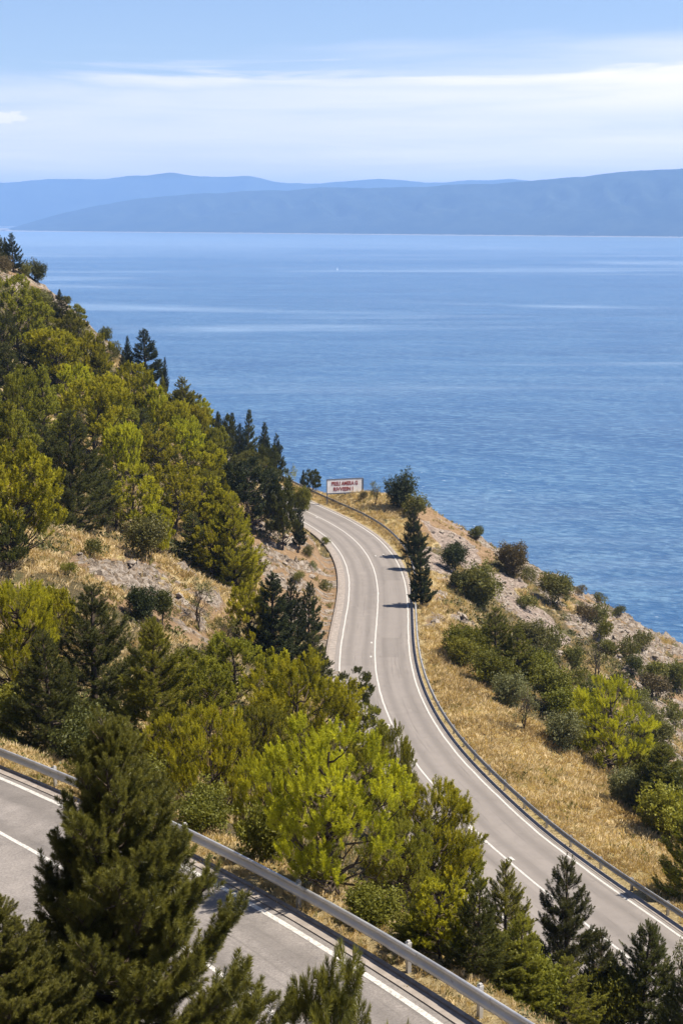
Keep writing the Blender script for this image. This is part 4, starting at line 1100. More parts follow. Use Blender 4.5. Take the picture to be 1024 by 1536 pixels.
M['undergrowth'] = foliage_mat('undergrowth_leaves', (.030, .036, .012), (.13, .125, .035), .25)
G1 = 'pines of the wooded hillside'
G2 = 'dark conifers along the skyline'
G3 = 'shrubs of the seaward slope'
LIST = [
    # ---- rocky crest, upper left, against the sea
    ('cone', 'black', 21, 352, 405, 30, 'dark pointed conifer topping the rocky crest, tallest against the sea there', G2),
    ('spire', 'dark', 9, 357, 388, 13, 'small dark conifer just left of the tall pointed one on the rocky crest', G2),
    ('cone', 'dark', -1, 347, 388, 24, 'dark conifer cut by the left edge at the top of the rocky crest', G2),
    ('scrub', 'brown', 7, 382, 406, 30, 'brownish shrub under the conifers at the left end of the rocky crest', None),
    ('scrub', 'olive', 37, 392, 418, 28, 'olive shrub right below the tall pointed conifer on the crest', None),
    ('bigbush', 'dark', 57, 393, 424, 26, 'dark rounded bush at the right end of the tree clump on the crest', None),
    ('spire', 'dark', 43, 383, 404, 9, 'tiny dark conifer between the two bushes on the rocky crest', G2),
    ('spire', 'dark', 90, 426, 442, 10, 'lone tiny conifer on the bare rock of the crest', G2),
    ('bush', 'olive', 101, 443, 457, 14, 'small olive bush on bare crest rock, just below the lone tiny conifer', None),
    ('cone', 'dark', 76, 438, 478, 36, 'dark bushy conifer below the bare crest rock, left of its twin', G1),
    ('cone', 'dark', 94, 446, 484, 34, 'dark bushy conifer below the lone tiny conifer, right of its twin', G1),
    ('dome', 'mid', 118, 459, 503, 34, 'small dull green pine touching the edge of the crest rock', G1),
    ('bush', 'dark', 161, 483, 508, 22, 'dark bush perched on the skyline rock left of the slender conifers', None),
    ('cone', 'dark', 152, 505, 552, 30, 'dark conifer below the bush perched on the skyline rock', G1),
    ('scrub', 'olive', 174, 512, 540, 22, 'olive shrub beside the pale crest rock left of the slender conifers', None),
    ('spire', 'black', 192, 500, 544, 15, 'slender dark conifer left of the big dark skyline conifer', G2),
    ('spire', 'dark', 184, 525, 560, 14, 'short slender conifer in front of the taller slender one on the skyline', G2),
    ('cone', 'black', 219, 494, 577, 46, 'big broad dark conifer standing on the skyline, many-pointed top', G2),
    ('spire', 'black', 247, 528, 582, 12, 'needle-thin dark conifer between big dark skyline conifer and spreading pine', G2),
    ('spire', 'mid', 245, 560, 595, 14, 'small green conifer at the foot of the needle-thin skyline one', G2),
    ('dome', 'mid', 275, 531, 588, 58, 'dull green spreading pine jutting over the sea on the skyline', G1),
    # ---- wooded hillside
    ('dome', 'mid', 28, 418, 540, 84, 'tall olive pine with open limbs at left, below the crest clump', G1),
    ('dome', 'dark', 0, 468, 580, 66, 'dark pine cut by the left edge, below the tall olive one', G1),
    ('dome', 'light', 85, 498, 585, 80, 'yellow-green domed pine, uppermost broad one of the wooded hillside', G1),
    ('dome', 'light', 130, 500, 588, 60, 'yellow-green pine touching the right of the uppermost broad dome', G1),
    ('cone', 'mid', 150, 533, 600, 46, 'mid green pine below the dark conifer under the skyline bush', G1),
    ('cone', 'mid', 67, 550, 680, 74, 'olive conical pine with a straight bare trunk, left of the bright yellow one', G1),
    ('dome', 'mid', 33, 556, 665, 58, 'thin olive pine on a straight trunk, left neighbour of the olive conical one', G1),
    ('dome', 'bright', 142, 574, 695, 106, 'brightest yellow-green pine in the middle of the wooded hillside', G1),
    ('dome', 'light', 205, 552, 655, 66, 'yellow-green pine right below the big dark skyline conifer', G1),
    ('dome', 'mid', 190, 608, 690, 56, 'dull green pine right of the brightest yellow-green one', G1),
    ('dome', 'light', 228, 582, 668, 54, 'pale yellow-green pine below the needle-thin skyline conifer', G1),
    ('dome', 'light', 237, 641, 730, 66, 'yellow-green pine with a visible leaning trunk in mid hillside', G1),
    ('cone1', 'dark', 106, 622, 790, 112, 'large dark conical pine left of the hillside middle, above the clearing', G1),
    ('dome', 'light', 24, 678, 850, 130, 'big yellow-green domed pine at left edge with a curved trunk', G1),
    ('dome', 'mid', -8, 596, 705, 90, 'olive pine cut by the left edge above the big domed one', G1),
    ('dome', 'light', 205, 698, 805, 70, 'yellow-green pine directly above the dead grey-twigged shrub', G1),
    ('tree', 'brown', 176, 738, 800, 66, 'half-dead pine with bare grey twigs above the rocky clearing', None),
    ('bigbush', 'olive', 226, 772, 842, 66, 'olive bush at the upper edge of the rocky clearing', None),
    ('cone', 'mid', 276, 568, 650, 52, 'mid green pine under the spreading skyline pine', G1),
    ('dome', 'light', 297, 610, 675, 50, 'small yellow-green pine just left of the row of dark skyline conifers', G1),
    ('spire', 'black', 309, 589, 628, 16, 'first and smallest of the row of dark conifers going down the skyline', G2),
    ('spire', 'black', 328, 590, 640, 22, 'second dark conifer of the row going down the skyline', G2),
    ('spire', 'black', 350, 607, 672, 24, 'third dark conifer of the row going down the skyline, slightly leaning', G2),
    ('spire', 'dark', 371, 615, 696, 30, 'fourth conifer of the skyline row, greener than its neighbours', G2),
    ('spire', 'black', 358, 636, 698, 24, 'dark conifer standing before the gap of third and fourth skyline conifers', G2),
    ('spire', 'black', 397, 626, 700, 28, 'tall dark conifer next to last in the row down the skyline', G2),
    ('black', 'black', 415, 640, 708, 24, 'last dark conifer of the skyline row, alone against the sea on a thin trunk', G2),
    ('dome', 'dark', 335, 626, 690, 40, 'dull dark pine below the second skyline conifer', G1),
    ('dome', 'mid', 318, 640, 712, 54, 'mid green pine below the first skyline conifer', G1),
    ('dome', 'light', 280, 630, 715, 66, 'yellow-green pine in the middle right of the wooded hillside', G1),
    ('dome', 'light', 308, 668, 745, 60, 'yellow-green pine left of the dark wide-spreading pine', G1),
    ('dome', 'light', 262, 702, 808, 74, 'broad yellow-green pine above the clearing, leaning trunk showing', G1),
    ('dome', 'bright', 302, 716, 810, 70, 'bright yellow-green pine left of the light conical pine', G1),
    ('dome', 'mid', 325, 708, 775, 52, 'mid green pine between bright pine and dark wide-spreading pine', G1),
    ('round', 'black', 380, 692, 795, 102, 'dark wide-spreading pine near the road bend, biggest dark crown there', G1),
    ('dome', 'olive', 366, 677, 725, 52, 'olive-brown domed pine above the dark wide-spreading one', G1),
    ('dome', 'dark', 424, 742, 824, 50, 'dark umbrella-crowned pine on a bare trunk by the road bend', G1),
    ('black', 'black', 449, 764, 825, 21, 'thin dark pine on a bare stem at the road edge by the bend', G1),
    ('dome', 'dark', 412, 702, 778, 48, 'dark pine between the wide-spreading pine and the road bend', G1),
    ('cone1', 'light', 353, 745, 882, 84, 'tall light green conical pine at the right end of the clearing', G1),
    ('cone', 'dark', 336, 768, 874, 42, 'dark conical pine pressed against the light conical pine', G1),
    ('dome', 'light', 318, 792, 868, 54, 'yellow-green pine at the upper right edge of the clearing', G1),
    ('tree', 'mid', 437, 696, 740, 24, 'small olive tree left of the billboard, nearest the last skyline conifer', None),
    ('spire', 'black', 453, 700, 728, 10, 'tiny dark conifer left of the billboard', G2),
    ('dome', 'dark', 469, 706, 742, 24, 'small round-headed pine immediately left of the billboard', None),
    ('bigbush', 'green', 452, 722, 768, 32, 'bright green bush where the road disappears behind the hill', None),
    # ---- clearing and the slope below
    ('bigbush', 'black', 212, 868, 930, 42, 'dark rounded evergreen bush on the rocky clearing, left half of a pair', None),
    ('bigbush', 'dark', 243, 884, 938, 36, 'dark evergreen bush on the rocky clearing, lower right half of a pair', None),
    ('tree', 'grey', 299, 866, 948, 48, 'thin grey-green tree standing on the clearing right of the dark bushes', None),
    ('tree', 'olive', 336, 922, 998, 52, 'sparse olive sapling at the lower right end of the clearing', None),
    ('scrub', 'olive', 140, 808, 838, 46, 'olive shrub at the upper left of the clearing', None),
    ('scrub', 'green', 104, 842, 862, 30, 'low green shrub at the left margin of the clearing', None),
    ('dome1', 'light', 24, 874, 1050, 158, 'big yellow-green pine at left edge with spreading bare limbs below', G1),
    ('dome', 'light', 92, 888, 980, 72, 'yellow-green pine behind the dark conical trio at left', G1),
    ('cone1', 'dark', 145, 884, 1100, 136, 'tallest dark conical pine of the trio below the clearing', G1),
    ('cone1', 'dark', 80, 952, 1130, 108, 'left dark conical pine of the trio below the clearing', G1),
    ('cone1', 'mid', 234, 942, 1150, 128, 'right, greener conical pine of the trio below the clearing', G1),
    ('dome1', 'bright', 325, 1070, 1235, 120, 'brightest yellow-green domed pine just behind the front barrier', G1),
    ('dome', 'mid', 290, 985, 1075, 84, 'mid green pine above the brightest domed pine near the barrier', G1),
    ('black', 'black', 411, 860, 1000, 66, 'dark shaggy conifer left of the lower road, largest of three', G1),
    ('black', 'black', 438, 868, 1000, 52, 'dark conifer in the middle of three left of the lower road', G1),
    ('cone', 'black', 463, 874, 965, 34, 'small dark conifer nearest the lower road, rightmost of three', G1),
    ('cone', 'dark', 474, 950, 1030, 66, 'dark green pine overhanging the kerb of the lower road', G1),
    ('dome', 'light', 378, 882, 980, 66, 'light olive pine left of the three dark conifers by the road', G1),
    ('dome', 'mid', 350, 952, 1060, 92, 'mid green pine below the sparse olive sapling', G1),
    ('dome', 'light', 412, 985, 1090, 78, 'light green pine above the big domed pine with forked limbs', G1),
    ('dome1', 'light', 455, 1000, 1200, 172, 'big domed pine with dark forked limbs, left of the lower road', G1),
    ('dome', 'dark', 528, 1010, 1115, 66, 'dark pine leaning over the lower road edge beside the big domed pine', G1),
    ('dome', 'mid', 548, 1060, 1160, 66, 'dull green pine at the lower road edge below the leaning dark one', G1),
    ('dome1', 'light', 508, 1112, 1345, 208, 'largest yellow-green domed pine in front, forked trunk behind the barrier', G1),
    ('dome1', 'mid', 582, 1112, 1280, 100, 'mid green pine between the largest domed pine and the lower road', G1),
    ('dome1', 'light', 648, 1196, 1370, 150, 'yellow-green domed pine right of the largest one, its limbs low', G1),
    ('cone1', 'mid', 757, 1302, 1440, 86, 'open green pine before the centre line of the lower road', G1),
    ('cone1', 'dark', 712, 1338, 1490, 90, 'dark green conical pine with straight trunk just behind the barrier', G1),
    ('cone1', 'dark', 848, 1308, 1510, 114, 'well-shaped dark conical pine standing out before the lower road', G1),
    ('cone1', 'dark', 960, 1396, 1560, 100, 'dark conical pine at lower right in front of the road', G1),
    ('tree', 'grey', 1006, 1408, 1560, 76, 'pale grey-green thin tree in the lower right corner', None),
    ('cone1', 'mid', 1034, 1205, 1345, 96, 'green pine cut by the right edge beside the golden grass', G1),
    # ---- behind the front barrier: undergrowth
    ('bigbush', 'green', 205, 1165, 1235, 90, 'dark green bush behind the barrier left of the brightest domed pine', None),
    ('bigbush', 'green', 300, 1200, 1275, 90, 'leafy bush right behind the barrier under the brightest domed pine', None),
    ('bigbush', 'green', 395, 1190, 1290, 90, 'yellowish bush behind the barrier between the two domed pines', None),
    ('bigbush', 'mid', 20, 1040, 1120, 90, 'green bush behind the left end of the front barrier', None),
    ('bigbush', 'dark', 120, 1075, 1170, 90, 'dark bush at the foot of the conical trio behind the barrier', None),
    ('cone1', 'mid', 640, 1370, 1470, 80, 'young green pine behind the barrier under the low-limbed domed pine', G1),
    ('cone1', 'mid', 775, 1385, 1510, 84, 'young green pine between two dark conical pines at lower right', G1),
    ('cone1', 'dark', 900, 1410, 1550, 84, 'young dark pine between the two dark conical pines at lower right', G1),
    ('cone1', 'mid', 845, 1470, 1590, 92, 'young pine behind the lower right end of the barrier', G1),
    ('cone1', 'green', 745, 1440, 1540, 84, 'small bright pine hugging the barrier at lower right', G1),
    ('bigbush', 'green', 560, 1330, 1400, 90, 'leafy bush behind the barrier at the feet of the domed pines', None),
    ('bigbush', 'mid', 470, 1290, 1350, 80, 'low bush behind the barrier post left of the largest pine trunk', None),
    # ---- sea side of the road
    ('bigbush', 'black', 604, 708, 764, 48, 'dark rounded evergreen at the top of the headland against the sea', None),
    ('bush', 'olive', 622, 742, 777, 42, 'olive bush at the right foot of the dark rounded headland evergreen', None),
    ('black', 'black', 620, 766, 838, 36, 'uppermost black pine of the stack of three beside the lower road', 'three black pines beside the lower road'),
    ('black', 'black', 628, 790, 856, 36, 'middle black pine of the stack of three beside the lower road', 'three black pines beside the lower road'),
    ('black', 'black', 632, 828, 910, 38, 'lowest black pine of three beside the lower road, bare trunk at barrier', 'three black pines beside the lower road'),
    ('scrub', 'brown', 543, 736, 751, 18, 'small dark shrub at the right foot of the billboard', None),
    ('tree', 'olive', 563, 720, 760, 24, 'thin see-through tree between billboard and dark headland evergreen', None),
    ('bigbush', 'black', 682, 814, 860, 46, 'dark evergreen bush on the scree right of the black pines', None),
    ('bush', 'dark', 715, 785, 803, 27, 'low dark bush on the skyline of the headland ridge', None),
    ('bigbush', 'brown', 766, 803, 860, 46, 'large brownish-dark bush on the ridge against the sea', None),
    ('bush', 'dark', 686, 856, 888, 30, 'round dark bush below the evergreen on the scree', None),
    ('bigbush', 'olive', 720, 843, 912, 66, 'broad olive thicket at the lower edge of the scree', None),
    ('scrub', 'olive', 792, 888, 916, 34, 'low olive shrub at the scree edge, right of the green bush', None),
    ('bigbush', 'olive', 830, 858, 908, 52, 'dark olive bush high on the rocky ridge below the skyline', None),
    ('bush', 'green', 685, 930, 986, 44, 'bright green bush nearest the grassy bank, by pale rocks', None),
    ('cone1', 'green', 742, 912, 1004, 66, 'dense dark green tree in the middle of the gully thicket', None),
    ('bigbush', 'green', 712, 928, 990, 46, 'green bush left of the dense gully tree', None),
    ('cone', 'green', 775, 942, 1025, 64, 'leafy green tree right of the dense gully tree', None),
    ('bigbush', 'grey', 765, 1008, 1062, 54, 'grey-green bush at the rim of the golden bank', None),
    ('bigbush', 'green', 822, 1000, 1066, 70, 'dark green bush behind the small pale tree of the bank', None),
    ('bigbush', 'olive', 790, 925, 965, 54, 'olive bush above the leafy gully tree', None),
    ('scrub', 'olive', 828, 938, 984, 48, 'olive-brown shrub on the slope below the scree tip', None),
    ('scrub', 'dark', 815, 968, 1006, 52, 'dull dark shrub above the dark green bank bush', None),
    ('bush', 'olive', 858, 968, 1004, 36, 'rounded olive bush left of the black-trunked sparse tree', None),
    ('bare', 'olive', 893, 957, 1027, 44, 'sparse tree with a black trunk and few leaves on the seaward slope', None),
    ('scrub', 'green', 900, 930, 960, 32, 'green shrub above the black-trunked sparse tree', None),
    ('scrub', 'olive', 940, 953, 988, 38, 'olive shrub on the rocks right of the black-trunked tree', None),
    ('scrub', 'dark', 948, 984, 1014, 34, 'dark shrub on the rocks lower right of the black-trunked tree', None),
    ('bigbush', 'olive', 1010, 984, 1034, 38, 'olive bush near the right edge below the rocky skyline', None),
    ('bush', 'brown', 980, 1016, 1050, 44, 'brown-olive bush among rocks near the right edge', None),
    ('scrub', 'olive', 1006, 1056, 1088, 36, 'low olive shrub at the right edge beside the pale slab', None),
    ('scrub', 'grey', 972, 1050, 1080, 32, 'grey-green shrub above the bright bank pine on its right', None),
    ('scrub', 'olive', 1004, 1084, 1110, 34, 'olive shrub at the right edge between two pale slabs', None),
    ('scrub', 'grey', 1002, 1118, 1146, 38, 'grey shrub at the right edge above the dark thicket', None),
    ('bigbush', 'grey', 846, 1066, 1124, 58, 'grey-green bush at the bank rim left of the bright pine', None),
    ('bigbush', 'green', 836, 1030, 1084, 66, 'green bush between bank rim and the bright bank pine', None),
    ('bigbush', 'dark', 880, 1026, 1085, 60, 'dark bush directly behind the bright bank pine', None),
    ('dome1', 'bright', 913, 1034, 1160, 124, 'bright yellow-green spreading pine at the edge of the golden bank', None),
    ('tree', 'grey', 785, 1032, 1094, 44, 'small pale tree on two thin stems on the golden bank', None),
    ('bigbush', 'grey', 940, 1146, 1206, 52, 'grey-green bush right below the bright bank pine', None),
    ('cone1', 'green', 985, 1122, 1225, 90, 'dark green pine thicket edge right of the bright bank pine', None),
    ('bigbush', 'dark', 1012, 1150, 1235, 80, 'dark bush at the right edge above the golden grass', None),
    ('bigbush', 'green', 955, 1105, 1170, 60, 'green bush behind the right side of the bright bank pine', None),
    ('scrub', 'brown', 870, 872, 886, 20, 'tiny brown shrub on the rocky skyline of the ridge, left of two', None),
    ('scrub', 'olive', 897, 888, 902, 22, 'small olive shrub on the rocky skyline of the ridge, right of two', None),
    ('scrub', 'dark', 928, 908, 924, 24, 'small dark shrub on the right part of the rocky skyline', None),
    ('scrub', 'olive', 790, 850, 872, 34, 'olive shrub on the ridge rocks right of the brownish bush', None),
    ('scrub', 'brown', 880, 905, 932, 40, 'brown shrub on the rocks of the upper right ridge', None),
    ('scrub', 'olive', 915, 960, 984, 36, 'olive shrub just right of the crown of the black-trunked tree', None),
    ('scrub', 'green', 865, 1000, 1030, 44, 'green shrub below the rounded olive bush, left of the black trunk', None),
    ('scrub', 'dark', 925, 1010, 1042, 44, 'dark shrub right of the black tree trunk', None),
    ('scrub', 'olive', 955, 1030, 1060, 44, 'olive shrub above right of the bright bank pine', None),
    # ---- closing the gaps of the wood
    ('cone', 'dark', 58, 498, 575, 62, 'dark conical pine between tall olive one and the uppermost broad yellow-green dome', G1),
    ('cone', 'dark', 12, 520, 615, 66, 'dark conical pine by the left edge, right below the dark edge pine', G1),
    ('dome', 'light', 112, 552, 632, 60, 'yellow-green pine filling in above the brightest hillside pine', G1),
    ('cone', 'dark', 178, 560, 632, 54, 'dark conical pine left below the big dark skyline conifer', G1),
    ('dome', 'light', 176, 640, 730, 62, 'yellow-green pine at the lower right of the brightest hillside pine', G1),
    ('cone', 'dark', 158, 694, 772, 58, 'small dark conical pine right of the large dark conical pine', G1),
    ('dome', 'light', 252, 606, 690, 58, 'light green pine above left of the middle right yellow-green pine', G1),
    ('cone', 'dark', 342, 668, 745, 54, 'dark conical pine just left above the dark wide-spreading pine', G1),
    ('dome', 'light', 240, 760, 838, 52, 'light green pine behind the olive bush of the clearing edge', G1),
    ('cone', 'dark', 290, 770, 848, 58, 'dark conical pine under the bright one left of the light conical pine', G1),
    ('dome', 'dark', 60, 640, 725, 60, 'dark pine between the big left domed pine and the large dark conical', G1),
    ('dome', 'mid', 110, 476, 545, 52, 'olive pine right under the twin dark bushy conifers', G1),
    ('dome', 'mid', 60, 456, 520, 54, 'olive pine right of the tall olive pine with open limbs', G1),
    ('bigbush', 'olive', 50, 432, 468, 50, 'olive bush under the pale crest rock, above the tall olive pine', None),
    ('dome', 'light', 300, 585, 640, 44, 'small light green pine left below the first skyline conifer', G1),
    ('dome', 'dark', 395, 668, 740, 52, 'dark pine under the tall next to last skyline conifer', G1),
    ('cone', 'dark', 215, 612, 690, 52, 'dark conical pine above the one with the leaning trunk', G1),
    ('dome', 'mid', 20, 620, 720, 70, 'olive pine behind the top of the big left domed pine', G1),
    ('dome', 'dark', 18, 775, 860, 76, 'dark pine under the big left domed pine, by the left edge', G1),
    ('dome', 'light', 330, 735, 820, 56, 'light green pine up against the top of the light conical pine', G1),
    ('dome', 'mid', 312, 1000, 1105, 76, 'dull green pine behind the brightest domed pine of the barrier', G1),
    ('dome1', 'mid', 388, 1060, 1190, 92, 'mid green pine between brightest and forked big domed pine', G1),
    ('dome1', 'light', 268, 1080, 1200, 96, 'light green pine right of the green conical one, behind the barrier', G1),
    ('dome1', 'light', 408, 1150, 1290, 110, 'yellow-green pine behind the barrier left of the largest domed pine', G1),
    ('dome1', 'mid', 600, 1240, 1375, 110, 'mid green pine below the gap of largest and low-limbed domed pines', G1),
    ('dome', 'mid', 690, 1262, 1385, 86, 'green pine at the right side of the low-limbed domed pine', G1),
    ('dome', 'light', 660, 1330, 1440, 90, 'light green bushy pine behind the barrier, left of the straight dark conical pine', G1),
    ('bigbush', 'green', 800, 1420, 1510, 90, 'green bush at the foot of the standing-out dark conical pine', None),
    ('bigbush', 'mid', 720, 1440, 1530, 90, 'mid green bush beside the barrier under the straight dark conical pine', None),
    ('bigbush', 'green', 915, 1460, 1560, 90, 'green bush at the bottom edge between dark conical pines', None),
    ('bigbush', 'green', 620, 1400, 1470, 80, 'green bush pressed to the barrier under the low-limbed pine', None),
    ('cone1', 'dark', 1030, 1440, 1600, 100, 'dark conical pine cut by the lower right corner', G1),
    # ---- more scrub on the seaward slope
    ('bigbush', 'mid', 690, 948, 1000, 48, 'green bush below the bright green bush by the pale rocks', None),
    ('bigbush', 'green', 735, 975, 1030, 64, 'green bush at the bank rim under the dense gully tree', None),
    ('bigbush', 'green', 800, 975, 1035, 62, 'green bush between gully trees and the small pale bank tree', None),
    ('scrub', 'olive', 900, 905, 936, 46, 'olive shrub below the two small skyline shrubs of the ridge', None),
    ('scrub', 'olive', 960, 945, 972, 44, 'olive shrub below the far right skyline shrub', None),
    ('scrub', 'olive', 975, 990, 1020, 48, 'olive shrub left of the olive bush near the right edge', None),
    ('bigbush', 'green', 890, 1050, 1100, 60, 'green bush left behind the crown of the bright bank pine', None),
    ('bigbush', 'olive', 985, 1075, 1125, 60, 'olive bush right of the bright bank pine beneath pale slabs', None),
    ('bigbush', 'mid', 1000, 1180, 1260, 86, 'green bush behind the green pine cut by the right edge', None),
    ('bigbush', 'olive', 870, 1075, 1130, 50, 'olive bush at the left foot of the bright bank pine', None),
    # ---- road bank, left of the lower road
    ('scrub', 'olive', 448, 855, 872, 22, 'olive shrub on the rocky bank left of the bend', None),
    ('scrub', 'green', 490, 805, 818, 18, 'small green shrub at the kerb inside the bend', None),
    ('scrub', 'olive', 462, 818, 834, 18, 'small olive shrub on the bank just left of the bend kerb', None),
    ('scrub', 'olive', 487, 868, 886, 20, 'olive shrub on the rock bank beside the lower road', None),
    ('scrub', 'grey', 470, 842, 856, 16, 'grey-green tuft of shrub in the middle of the rocky road bank', None),
]
for e in LIST:
    plant(*e[:6], e[6], e[7])

# two pines on our side of the front road, close to the camera
def front_tree(u, vt, Zc, gz_, var, width, label):
    top = at(float(u), float(vt), Zc); H = top[2] - gz_; pr = PR['front'][var]
    root = empty('conical_pine' if var == 0 else 'pine_tree', (top[0], top[1], gz_), 1.0 + var); sz = H / pr.H; root.scale = (width / pr.W, width / pr.W, sz)
    tag(root, label, 'pine')
    c_ = link('crown', pr.crown, root); t_ = link('trunk', pr.trunk, root)
    if not len(c_.data.materials): c_.data.materials.append(M['front']); t_.data.materials.append(M['bark'])
    return root


front_tree(163, 1086, 21.5, float(ground(at(172., 1086., 21.5)[0], at(172., 1086., 21.5)[1])), 0, 6.4, 'large dark conical pine at lower left, its top rising before the front crash barrier')
front_tree(497, 1436, 17.0, float(ground(at(492., 1438., 17.)[0], at(492., 1438., 17.)[1])), 1, 2.4, 'top of a small pine rising before the front road at the bottom edge')

front_tree(-14, 1350, 19.5, float(ground(at(-14., 1350., 19.5)[0], at(-14., 1350., 19.5)[1])), 0, 4.2, 'dark pine cut by the lower left corner, left of the large near conical pine')
# ------------------------------------------------------------------ ground cover nobody could count
def scatter(n, cond, xr, yr, rg):
    x = rg.uniform(*xr, n); y = rg.uniform(*yr, n); z_ = ground(x, y); P = np.stack([x, y, z_], -1)
    u_, v_, d_ = proj(P); ok = (d_ > 12) & (u_ > -60) & (u_ < 1400) & (v_ < 1600) & (v_ > 300); P = P[ok]; u_ = u_[ok]; v_ = v_[ok]; d_ = d_[ok]
    i = np.clip(np.searchsorted(gx, P[:, 0]), 0, nx - 1); j = np.clip(np.searchsorted(gy, P[:, 1]), 0, ny - 1)
    k = cond(P, u_, v_, d_, i, j); return P[k], d_[k]


srg = np.random.default_rng(404)
offroad = (np.abs(DR) > 4.8) & ((DN > .68) | (DN < -7.4))


def blades(n, h, w, rg):
    V_ = []
    for k in range(n):
        a = rg.uniform(0, 2 * PI); tl = rg.uniform(.05, .6); L = h * rg.uniform(.6, 1.1); b_ = np.array([rg.normal() * .12, rg.normal() * .12, -.03])
        d = np.array([math.cos(a) * tl, math.sin(a) * tl, 1]); d /= np.linalg.norm(d); s_ = np.array([-math.sin(a), math.cos(a), 0]) * w / 2
        V_ += [b_ - s_, b_ + s_, b_ + d * L * .6 + s_ * .7 + np.array([0, 0, .02]), b_ + d * L + np.array([math.cos(a), math.sin(a), -.4]) * L * .18]
    i_ = np.arange(n) * 4
    return np.array(V_), np.stack([i_, i_ + 1, i_ + 2, i_ + 3], -1)


def cover(name, P, tmpls, size, mat, label, cat, up=.25):
    Vs = []; Fs = []; T = []; n0 = 0; w_ = srg.integers(0, len(tmpls), len(P))
    pt = np.clip(.5 + .55 * fbm(P[:, 0] * .35, P[:, 1] * .35, 61, 3) + srg.uniform(-.14, .14, len(P)), 0, 1)
    for k, (tv, tf) in enumerate(tmpls):
        s_ = w_ == k
        if not s_.any(): continue
        d = srg.normal(size=(s_.sum(), 3)) * up + np.array([0, 0, 1.0])
        V_, Fq = rep(tv, tf, P[s_], d, size[s_], srg); Vs.append(V_); Fs.append(Fq + n0); n0 += len(V_); T.append(np.repeat(pt[s_], len(tv)))
    o = link(name, mesh_np(name, np.concatenate(Vs), np.concatenate(Fs), mat, False, {'tint': np.concatenate(T)}))
    return tag(o, label, cat, kind='stuff')


M['straw'] = foliage_mat('dry_grass_blades', (.40, .30, .145), (.74, .62, .38), .3, .7)
M['straw_green'] = foliage_mat('green_grass_blades', (.12, .115, .03), (.30, .27, .09), .3, .7)
# dry grass on the bank, the headland, the verges and the clearing
P, d_ = scatter(560000, lambda P, u, v, d, i, j: ((COV['grass'][j, i] + .22) * (1 - COV['rock'][j, i]) ** 2 * (1 - .9 * COV['soil'][j, i]) * (1 - np.minimum(COV['scree'][j, i] * 3, 1)) > srg.uniform(.03, 1.1, len(P))) & offroad[j, i] & (srg.random(len(P)) < np.clip(60 / d, .25, 1)), (-40, 75), (14, 245), srg)
cover('dry_grass', P, [blades(11, .52, .034, srg) for _ in range(5)], srg.uniform(.45, 1.15, len(P)) * np.clip(.1 + d_ / 110, .38, 1.25), M['straw'], 'golden dry grass covering the bank, verges and clearings', 'dry grass')
print('grass', len(P))
FOREST = [[(0, 400), (60, 430), (180, 545), (300, 610), (440, 710), (440, 790), (380, 880), (250, 830), (130, 800), (0, 900)], [(0, 860), (130, 900), (330, 970), (470, 960), (620, 1150), (740, 1290), (900, 1420), (1000, 1560), (800, 1540), (430, 1330), (0, 1110)],
          [(650, 890), (740, 850), (900, 960), (1400, 1250), (1400, 1500), (1024, 1240), (960, 1200), (860, 1130), (690, 960)]]
def infor(u, v):
    r = np.zeros(u.shape, bool)
    for pl in FOREST: r |= inpoly(u, v, pl)
    return r
P, d_ = scatter(110000, lambda P, u, v, d, i, j: (infor(u, v) | ((DN[j, i] > 1.4) & (DN[j, i] < 9))) & offroad[j, i] & ((COV['rock'][j, i] < .6) | ((P[:, 0] > 14) & (fbm(P[:, 0] * .5, P[:, 1] * .5, 188, 3) > .12))) & (COV['scree'][j, i] < .12) & (fbm(P[:, 0] * .25, P[:, 1] * .25, 88, 3) > -.1), (-70, 60), (14, 260), srg)
cover('undergrowth', P, [leaf_tuft(14, .34, .22, srg) for _ in range(5)], srg.uniform(.6, 1.7, len(P)) * np.clip(d_ / 110, .30, 1), M['undergrowth'] if 'undergrowth' in M else M['olive'], 'low green undergrowth between the trees of the slope', 'undergrowth', .3)
print('under', len(P))
P, d_ = scatter(90000, lambda P, u, v, d, i, j: (offroad[j, i]) & (COV['rock'][j, i] < .6) & (COV['scree'][j, i] < .12) & (fbm(P[:, 0] * .3, P[:, 1] * .3, 98, 3) > .05) & (srg.random(len(P)) < np.clip(60 / d, .2, 1)), (-60, 60), (14, 250), srg)
cover('green_grass', P, [blades(8, .5, .05, srg) for _ in range(5)], srg.uniform(.5, 1.2, len(P)) * np.clip(d_ / 90, .4, 1), M['straw_green'], 'tufts of greener grass and herbs scattered over the slope', 'grass')

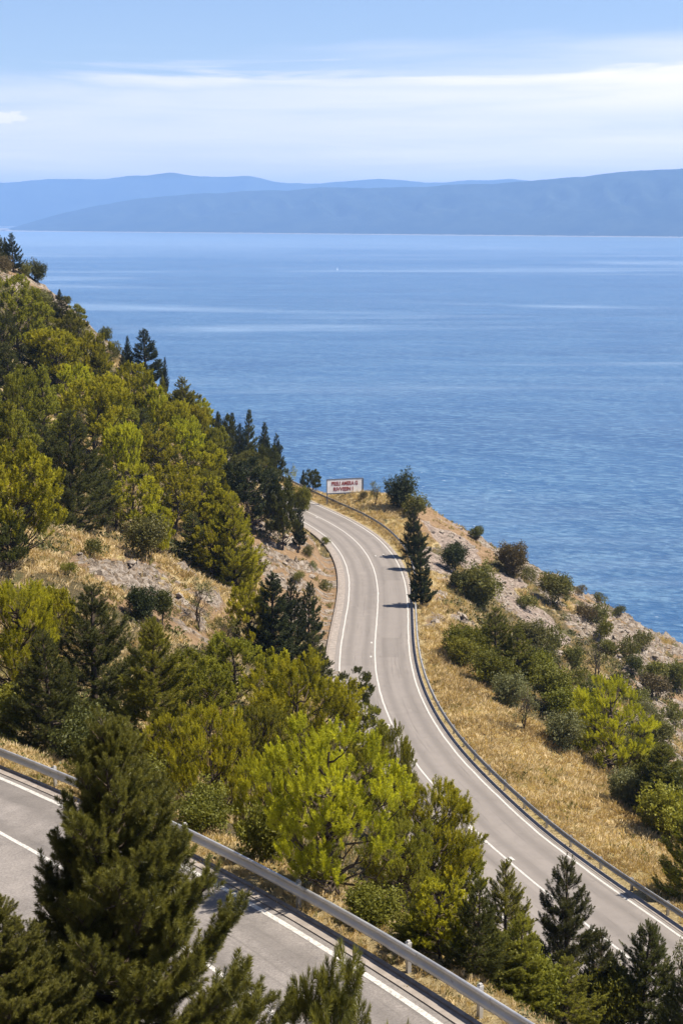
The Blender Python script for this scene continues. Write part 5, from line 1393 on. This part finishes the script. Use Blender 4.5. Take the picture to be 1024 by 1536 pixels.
# loose stones
def stone_template(rg, sub=1):
    t = (1 + 5 ** .5) / 2
    v = np.array([(-1, t, 0), (1, t, 0), (-1, -t, 0), (1, -t, 0), (0, -1, t), (0, 1, t), (0, -1, -t), (0, 1, -t), (t, 0, -1), (t, 0, 1), (-t, 0, -1), (-t, 0, 1)], float) / 1.9
    f = np.array([(0, 11, 5), (0, 5, 1), (0, 1, 7), (0, 7, 10), (0, 10, 11), (1, 5, 9), (5, 11, 4), (11, 10, 2), (10, 7, 6), (7, 1, 8), (3, 9, 4), (3, 4, 2), (3, 2, 6), (3, 6, 8), (3, 8, 9), (4, 9, 5), (2, 4, 11), (6, 2, 10), (8, 6, 7), (9, 8, 1)])
    for _ in range(sub):
        mid = {}; vv = list(v); nf = []
        def m_(a, b):
            k = (min(a, b), max(a, b))
            if k not in mid: mid[k] = len(vv); p_ = (v[a] + v[b]) / 2; vv.append(p_ / np.linalg.norm(p_) * (np.linalg.norm(v[a]) + np.linalg.norm(v[b])) / 2)
            return mid[k]
        for a, b, c_ in f:
            ab, bc, ca_ = m_(a, b), m_(b, c_), m_(c_, a); nf += [(a, ab, ca_), (b, bc, ab), (c_, ca_, bc), (ab, bc, ca_)]
        v = np.array(vv); f = np.array(nf)
    # flat breaks: clip against random planes
    for _ in range(9):
        n_ = unit(rg.normal(size=3)); h_ = rg.uniform(.45, .85); d = v @ n_; v = v - np.where(d > h_, d - h_, 0)[:, None] * n_
    return v * np.array([1.25, .85, .6]), f


st = [stone_template(srg, 0) for _ in range(6)]
P, d_ = scatter(90000, lambda P, u, v, d, i, j: (np.maximum(COV['rock'][j, i] * .8, COV['scree'][j, i] * .8) > srg.uniform(.2, 1.3, len(P))) & offroad[j, i], (-40, 65), (60, 250), srg)
sz_ = .08 + .55 * srg.random(len(P)) ** 5
cover('loose_stones', P, st, sz_, M['stone'], 'loose pale stones lying on the scree and rock patches', 'stones', .5)
print('stones', len(P))
st2 = [stone_template(np.random.default_rng(900 + k), 2) for k in range(4)]
for k, (u_, v_, w_, lab) in enumerate([
        (466, 866, 20, 'pale angular boulder on the rock bank left of the lower road'), (150, 862, 26, 'pale boulder at the upper left of the rocky clearing'), (176, 880, 24, 'pale slab-like boulder left of the dark bush pair on the clearing'),
        (275, 905, 22, 'pale boulder right of the dark bush pair on the clearing'), (400, 845, 26, 'pale boulder under the dark umbrella pine by the bend'), (655, 935, 26, 'white boulder on the grass below the lowest black pine'),
        (690, 925, 24, 'pale boulder at the upper edge of the gully thicket by the bright green bush'), (742, 826, 12, 'small pale boulder on the skyline left of the brownish ridge bush'), (905, 945, 28, 'pale slab boulder on the ridge rocks at right'),
        (505, 1012, 18, 'white boulder at the kerb beside the lower road'), (712, 1098, 12, 'small white stone in the dry grass right behind the lower barrier'), (930, 1085, 40, 'big pale slab of rock above the bright bank pine')]):
    P_ = hit(u_, v_)
    if P_ is None: continue
    s_ = w_ * ((P_ - CAM) @ FW) / F * .42
    v0, f0 = st2[k % 4]
    o = link('boulder', mesh_np('boulder', v0 * s_, f0, M['stone'])); o.location = P_ + np.array([0, 0, s_ * .1]); o.rotation_euler = (srg.uniform(-.3, .3), srg.uniform(-.3, .3), srg.uniform(0, 6))
    tag(o, lab, 'boulder')
